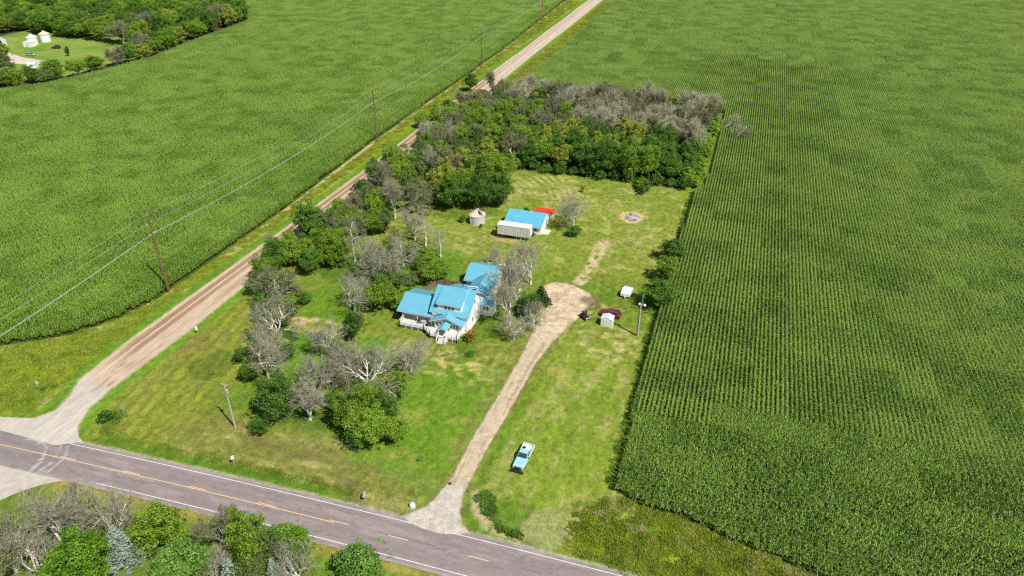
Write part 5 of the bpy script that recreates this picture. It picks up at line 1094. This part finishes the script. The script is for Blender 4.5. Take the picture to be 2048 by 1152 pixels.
s.build('roll_cage', 'black', t); MB().box(-.65, .3, -.52, .52, 1.55, 1.61).build('roof', 'blackgloss', t); MB().slab([(-.6, -.05, 1.63), (.28, -.05, 1.63), (.28, .05, 1.63), (-.6, .05, 1.63)], .018).build('roof_strip', 'silver', t)
MB().box(-.6, -.15, -.5, .5, .86, 1.2).build('seat', 'black', t); MB().box(1.02, 1.1, -.42, -.05, .5, .72).build('headlight', 'insul', t); MB().box(1.02, 1.1, .15, .42, .5, .72).build('headlight', 'insul', t)
for x in (-.75, .7):
    for y in (-.55, .55): wheel(t, x, y, .31, .24)

# ---------------------------------------------------------------- utility poles and wires
def big_pole(e, n, H, label):
    t = thing('utility_pole', label, 'utility pole', (e, n, 0), 0, 'tall poles along the gravel road'); t.rotation_euler = (0, 0, 0)
    MB().tube([(0, 0, 0), (0, 0, H*.5), (0, 0, H)], [.25, .21, .15], 10).build('pole', 'pole', t)
    MB().tube([(0, 0, H), (0, 0, H+.35)], [.06, .09], 8).build('insulator', 'insul', t)
    for x, z in ((-.75, H-2.4), (.95, H-3.9), (-.55, H-4.9)):
        s = MB().tube([(0, 0, z-.15), (x*.6, 0, z), (x, 0, z)], .035, 6); s.tube([(x, 0, z-.05), (x, 0, z+.25)], [.06, .08], 8); s.build('insulator_bracket', 'insul', t)
    return t
POLES = [(-115.6, 0, 18.5), (-117.0, 107.7, 19.2), (-119.2, 213.9, 18.2), (-120.8, 323.9, 18.2), (-122.5, 433, 18.2), (-124.2, 545, 18.2)]
PL = ['tall brown utility pole at the near curve of the left corn field', 'tall dark utility pole, second along the gravel road', 'tall dark utility pole beside the lone dark tree', 'tall dark utility pole farthest up the gravel road']
for (e, n, H), lab in zip(POLES[1:5], PL): big_pole(e, n, H, lab)
def wire(p, q, sag, r, label, group):
    p = Vector(p); q = Vector(q); k = 16; pts = [p.lerp(q, i/k)-Vector((0, 0, sag*4*(i/k)*(1-i/k))) for i in range(k+1)]
    o = MB().tube(pts, r, 4, cap=False).build('power_line', 'wire', None); tag(o, label, 'power line', group)
SP = ['between the viewer side and the nearest tall pole', 'between the first and second tall poles', 'between the second and third tall poles', 'between the third and fourth tall poles', 'beyond the farthest tall pole']
for i in range(5):
    (a, b, h), (c, d, g) = POLES[i], POLES[i+1]
    for x, dz, sag, r, w in ((0, .35, 1.6, .018, 'top wire'), (-.75, -2.2, 1.6, .022, 'upper left wire'), (.95, -3.7, 1.7, .018, 'right hand wire'), (-.55, -4.7, 1.8, .04, 'lowest thick wire')):
        wire((a+x, b, h+dz), (c+x, d, g+dz), sag, r, '%s strung %s' % (w, SP[i]), 'power lines along the gravel road')
t = thing('utility_pole', 'pale grey utility pole on the front lawn near the grove', 'utility pole', (-74.5, 74.2, 0)); MB().tube([(0, 0, 0), (0, 0, 9.6)], [.17, .11], 10).build('pole', 'pole_grey', t)
MB().box(-.5, .5, -.05, .05, 9.2, 9.3).build('crossarm', 'pole_grey', t)
for x in (-.45, .45): MB().tube([(x, 0, 9.3), (x, 0, 9.5)], [.06, .07], 8).build('insulator', 'insul', t)
MB().lathe([(.16, 7.6), (.2, 7.7), (.2, 8.3), (.16, 8.4)], 12, (.28, 0)).build('transformer', 'steel', t)
wire((-74.9, 74.2, 9.5), (-116.9, 72.0, 9.0), 1.2, .008, 'faint wire from the front lawn pole toward the road corner, upper', 'front lawn wires'); wire((-74.9, 74.2, 8.4), (-116.9, 71.5, 7.8), 1.2, .007, 'faint wire from the front lawn pole toward the road corner, lower', 'front lawn wires')
wire((-74.1, 74.2, 9.5), (9.0, 56.5, 9.0), 1.4, .008, 'faint wire crossing from the front lawn pole to the highway, upper', 'front lawn wires'); wire((-74.1, 74.2, 8.4), (9.0, 56.5, 8.0), 1.4, .007, 'faint wire crossing from the front lawn pole to the highway, lower', 'front lawn wires')
t = thing('guy_wire', 'guy wire with a faded orange guard beside the front lawn pole', 'guy wire', (-71.2, 74.2, 0)); MB().tube([(0, 0, 0), (-3.2, 0, 8.3)], .012, 4).build('cable', 'wire', t); MB().tube([(0, 0, 0), (-.85, 0, 2.2)], .05, 6).build('guard', 'yellowplastic', t)
t = thing('light_pole', 'weathered grey pole with a yard light and service mast near the white shed', 'light pole', (-13.1, 123.4, 0)); MB().tube([(0, 0, 0), (0, 0, 7.8)], [.2, .15], 10).build('pole', 'pole_grey', t)
MB().tube([(.25, 0, 6.5), (.25, 0, 10.2)], .05, 8).build('service_mast', 'steel', t); s = MB().tube([(.1, 0, 7.4), (.7, -.15, 7.8)], .04, 6); s.build('lamp_arm', 'steel', t); MB().lathe([(.1, 7.55), (.28, 7.6), (.3, 7.8), (.12, 8.0)], 14, (.75, -.15)).build('lamp_head', 'insul', t)
MB().lathe([(.12, 7.5), (.22, 7.6), (.22, 7.85), (.1, 7.95)], 12, (-.3, 0)).build('insulator', 'insul', t); MB().box(-.32, -.14, -.1, .1, 1.2, 1.8).build('meter_box', 'steel', t); MB().tube([(-.2, -.1, .2), (-.2, -.1, 7.2)], .035, 6).build('conduit', 'black', t)

# ---------------------------------------------------------------- signs, mailboxes, small things
t = thing('street_sign', 'crossed blue street name blades on a thin post at the corner lawn', 'sign', (-94.9, 70.7, 0), .3); MB().tube([(0, 0, 0), (0, 0, 2.2)], .03, 6).build('post', 'steel', t)
MB().box(-.42, .42, -.012, .012, 2.2, 2.42).build('blade', 'bluesign', t); MB().box(-.012, .012, -.42, .42, 2.43, 2.65).build('blade', 'bluesign', t)
MB().box(-.3, .3, -.0135, -.0125, 2.28, 2.34).build('lettering', 'insul', t)
plant('sapling', -94.3, 70.7, .7, .8, 'small weed clump at the foot of the crossed blue signs')
def plate(name, e, n, h, w, hh, label, rz, mat='insul', diamond=False):
    t = thing(name, label, 'sign', (e, n, 0), rz); MB().box(-.03, .03, -.03, .03, 0, h).build('post', 'steel', t)
    s = MB()
    if diamond: s.extrude([(0, h-hh), (w, h), (0, h+hh), (-w, h)], 'y', -.05, -.034)
    else: s.box(-w, w, -.05, -.034, h-hh, h+hh)
    s.build('panel', mat, t)
plate('road_sign', -69.0, 66.5, 1.75, .26, .38, 'white backed road sign on a post in the highway verge', 1.0)
plate('road_sign', -99.7, 95.9, 1.5, .25, .5, 'white plate on a short post beside the gravel road lawn', .6)
plate('road_sign', -114.6, 71.2, 2.2, .2, .32, 'small pale sign in the west ditch weeds', .8, 'steel')
plate('marker_post', -117.0, 101.4, .7, .14, .18, 'tiny white marker in the grass by the corn curve', .3)
plate('marker_post', -119.2, 353.6, 2.0, .10, 1.0, 'white marker post on the far verge left of the gravel road', 0)
plate('marker_post', -99.7, 355.4, 2.0, .12, .9, 'white marker on the far verge right of the gravel road', 0)
MB()
def mailbox(e, n, rz, label, mat):
    t = thing('mailbox', label, 'mailbox', (e, n, 0), rz); MB().box(-.05, .05, -.05, .05, 0, 1.0).build('post', 'pole_grey', t)
    s = MB(); s.extrude([(-.22, 1.0), (.22, 1.0), (.22, 1.25), (.14, 1.4), (-.14, 1.4), (-.22, 1.25)], 'y', -.45, .45); s.build('box_body', mat, t); MB().box(.222, .25, .1, .2, 1.2, 1.45).build('flag', 'redpaint', t)
mailbox(-45.4, 66.5, .3, 'grey mailbox on a post by the highway west of the driveway', 'steel')
t = thing('utility_pedestal', 'pale blue green rounded cover at the driveway apron corner', 'utility box', (-37.9, 67.5, 0), .5); MB().lathe([(.45, 0), (.45, .5), (.36, .8), (.1, .92)], 16).build('cover', 'white_blue', t, smooth=True); MB().lathe([(.5, 0), (.5, .08)], 16).build('base_ring', 'concrete', t)
t = thing('trash_heap', 'small brown clod in the middle of the driveway near the apron', 'debris', (-34.3, 73.6, .07)); s = MB(); s.lathe([(.3, 0), (.26, .12), (.1, .2)], 9); s.v = [(x*R.uniform(.7, 1.3), y*R.uniform(.7, 1.3), z) for x, y, z in s.v]; s.build('clod', 'soil', t)
# ---------------------------------------------------------------- far farm
fg = MB(); fg.slab([(-400, 240, .012), (-296, 240, .012), (-290, 290, .012), (-302, 330, .012), (-400, 330, .012)], .01); tag(fg.build('farmyard_grass', paint('farmyard_grass_mat', (.10, .22, .02), (.26, .28, .07), .05, .95, .1, detail=10)), kind='structure')
fg = MB(); fg.slab([(-385, 262, .018), (-345, 258, .018), (-327, 262, .018), (-322, 268, .018), (-345, 271, .018), (-362, 277, .018), (-372, 284, .018), (-378, 283, .018), (-366, 272, .018)], .01); tag(fg.build('farmyard_drive', paint('farmyard_drive_mat', (.60, .50, .42), (.48, .40, .32), .2, .95)), kind='structure')
t = thing('barn', 'white barn with a pale grey roof at the far farm', 'barn', (-379.5, 281.5, 0), .35)
MB().extrude([(-6, 0), (6, 0), (6, 3.6), (0, 6.4), (-6, 3.6)], 'x', -6, 6).build('wall', 'white', t); s = MB(); s.slab([(-6.3, -6.4, 3.6), (6.3, -6.4, 3.6), (6.3, 0, 6.6), (-6.3, 0, 6.6)], .12); s.slab([(-6.3, 0, 6.6), (6.3, 0, 6.6), (6.3, 6.4, 3.6), (-6.3, 6.4, 3.6)], .12); s.build('roof', 'white_blue', t)
MB().box(6.0, 6.1, -2, 2, 0, 3.4).build('door', 'black', t)
for e, n, r, h, mt, lab in ((-364.5, 295, 2.5, 3.8, 'trim', 'white round silo at the far farm, nearer one'), (-364.5, 303, 2.6, 4.0, 'rust', 'round silo with a rusty roof at the far farm, behind the white one')):
    t = thing('silo', lab, 'silo', (e, n, 0), 0, 'silos at the far farm'); MB().lathe([(r, 0), (r, h)], 24).build('bin_wall', 'white', t); MB().lathe([(r+.25, h+.01), (.4, h+1.5), (.3, h+1.7)], 24).build('roof', mt, t)
t = thing('farm_shed', 'white square shed in front of the far farm silos', 'shed', (-362.5, 291, 0), .2); t.scale = (.7, .7, .7); MB().box(-3.2, 3.2, -2.5, 2.5, 0, 3.4).build('wall', 'white', t); MB().box(-3.4, 3.4, -2.7, 2.7, 3.402, 3.6).build('roof', 'trim', t); MB().box(-.6, .6, -2.55, -2.502, 0, 2.2).build('door', 'steel', t)
t = thing('farm_shed', 'small white shed half hidden by the shelter belt of the far farm', 'shed', (-322.5, 257, 0), .4); t.scale = (.6, .6, .6); MB().extrude([(-2.5, 0), (2.5, 0), (2.5, 3), (0, 4.2), (-2.5, 3)], 'x', -3, 3).build('wall', 'white', t); s = MB(); s.slab([(-3.2, -2.7, 3.0), (3.2, -2.7, 3.0), (3.2, 0, 4.3), (-3.2, 0, 4.3)], .08); s.slab([(-3.2, 0, 4.3), (3.2, 0, 4.3), (3.2, 2.7, 3.0), (-3.2, 2.7, 3.0)], .08); s.build('roof', 'white_blue', t)
plant('dark', -325, 280, 5, 3.0, 'narrow dark cedar alone on the far farm grass'); plant('bright', -364, 316, 12, 15, 'big round light green tree behind the far farm silos')
plant('olive', -318, 240, 11, 10, 'large dull green evergreen at the left edge, near one'); plant('dark', -330, 246, 12, 11, 'large dark evergreen at the left edge, behind the near one'); plant('yellow', -345, 262, 9, 9, 'yellow topped tree at the left edge beside the far farm drive')
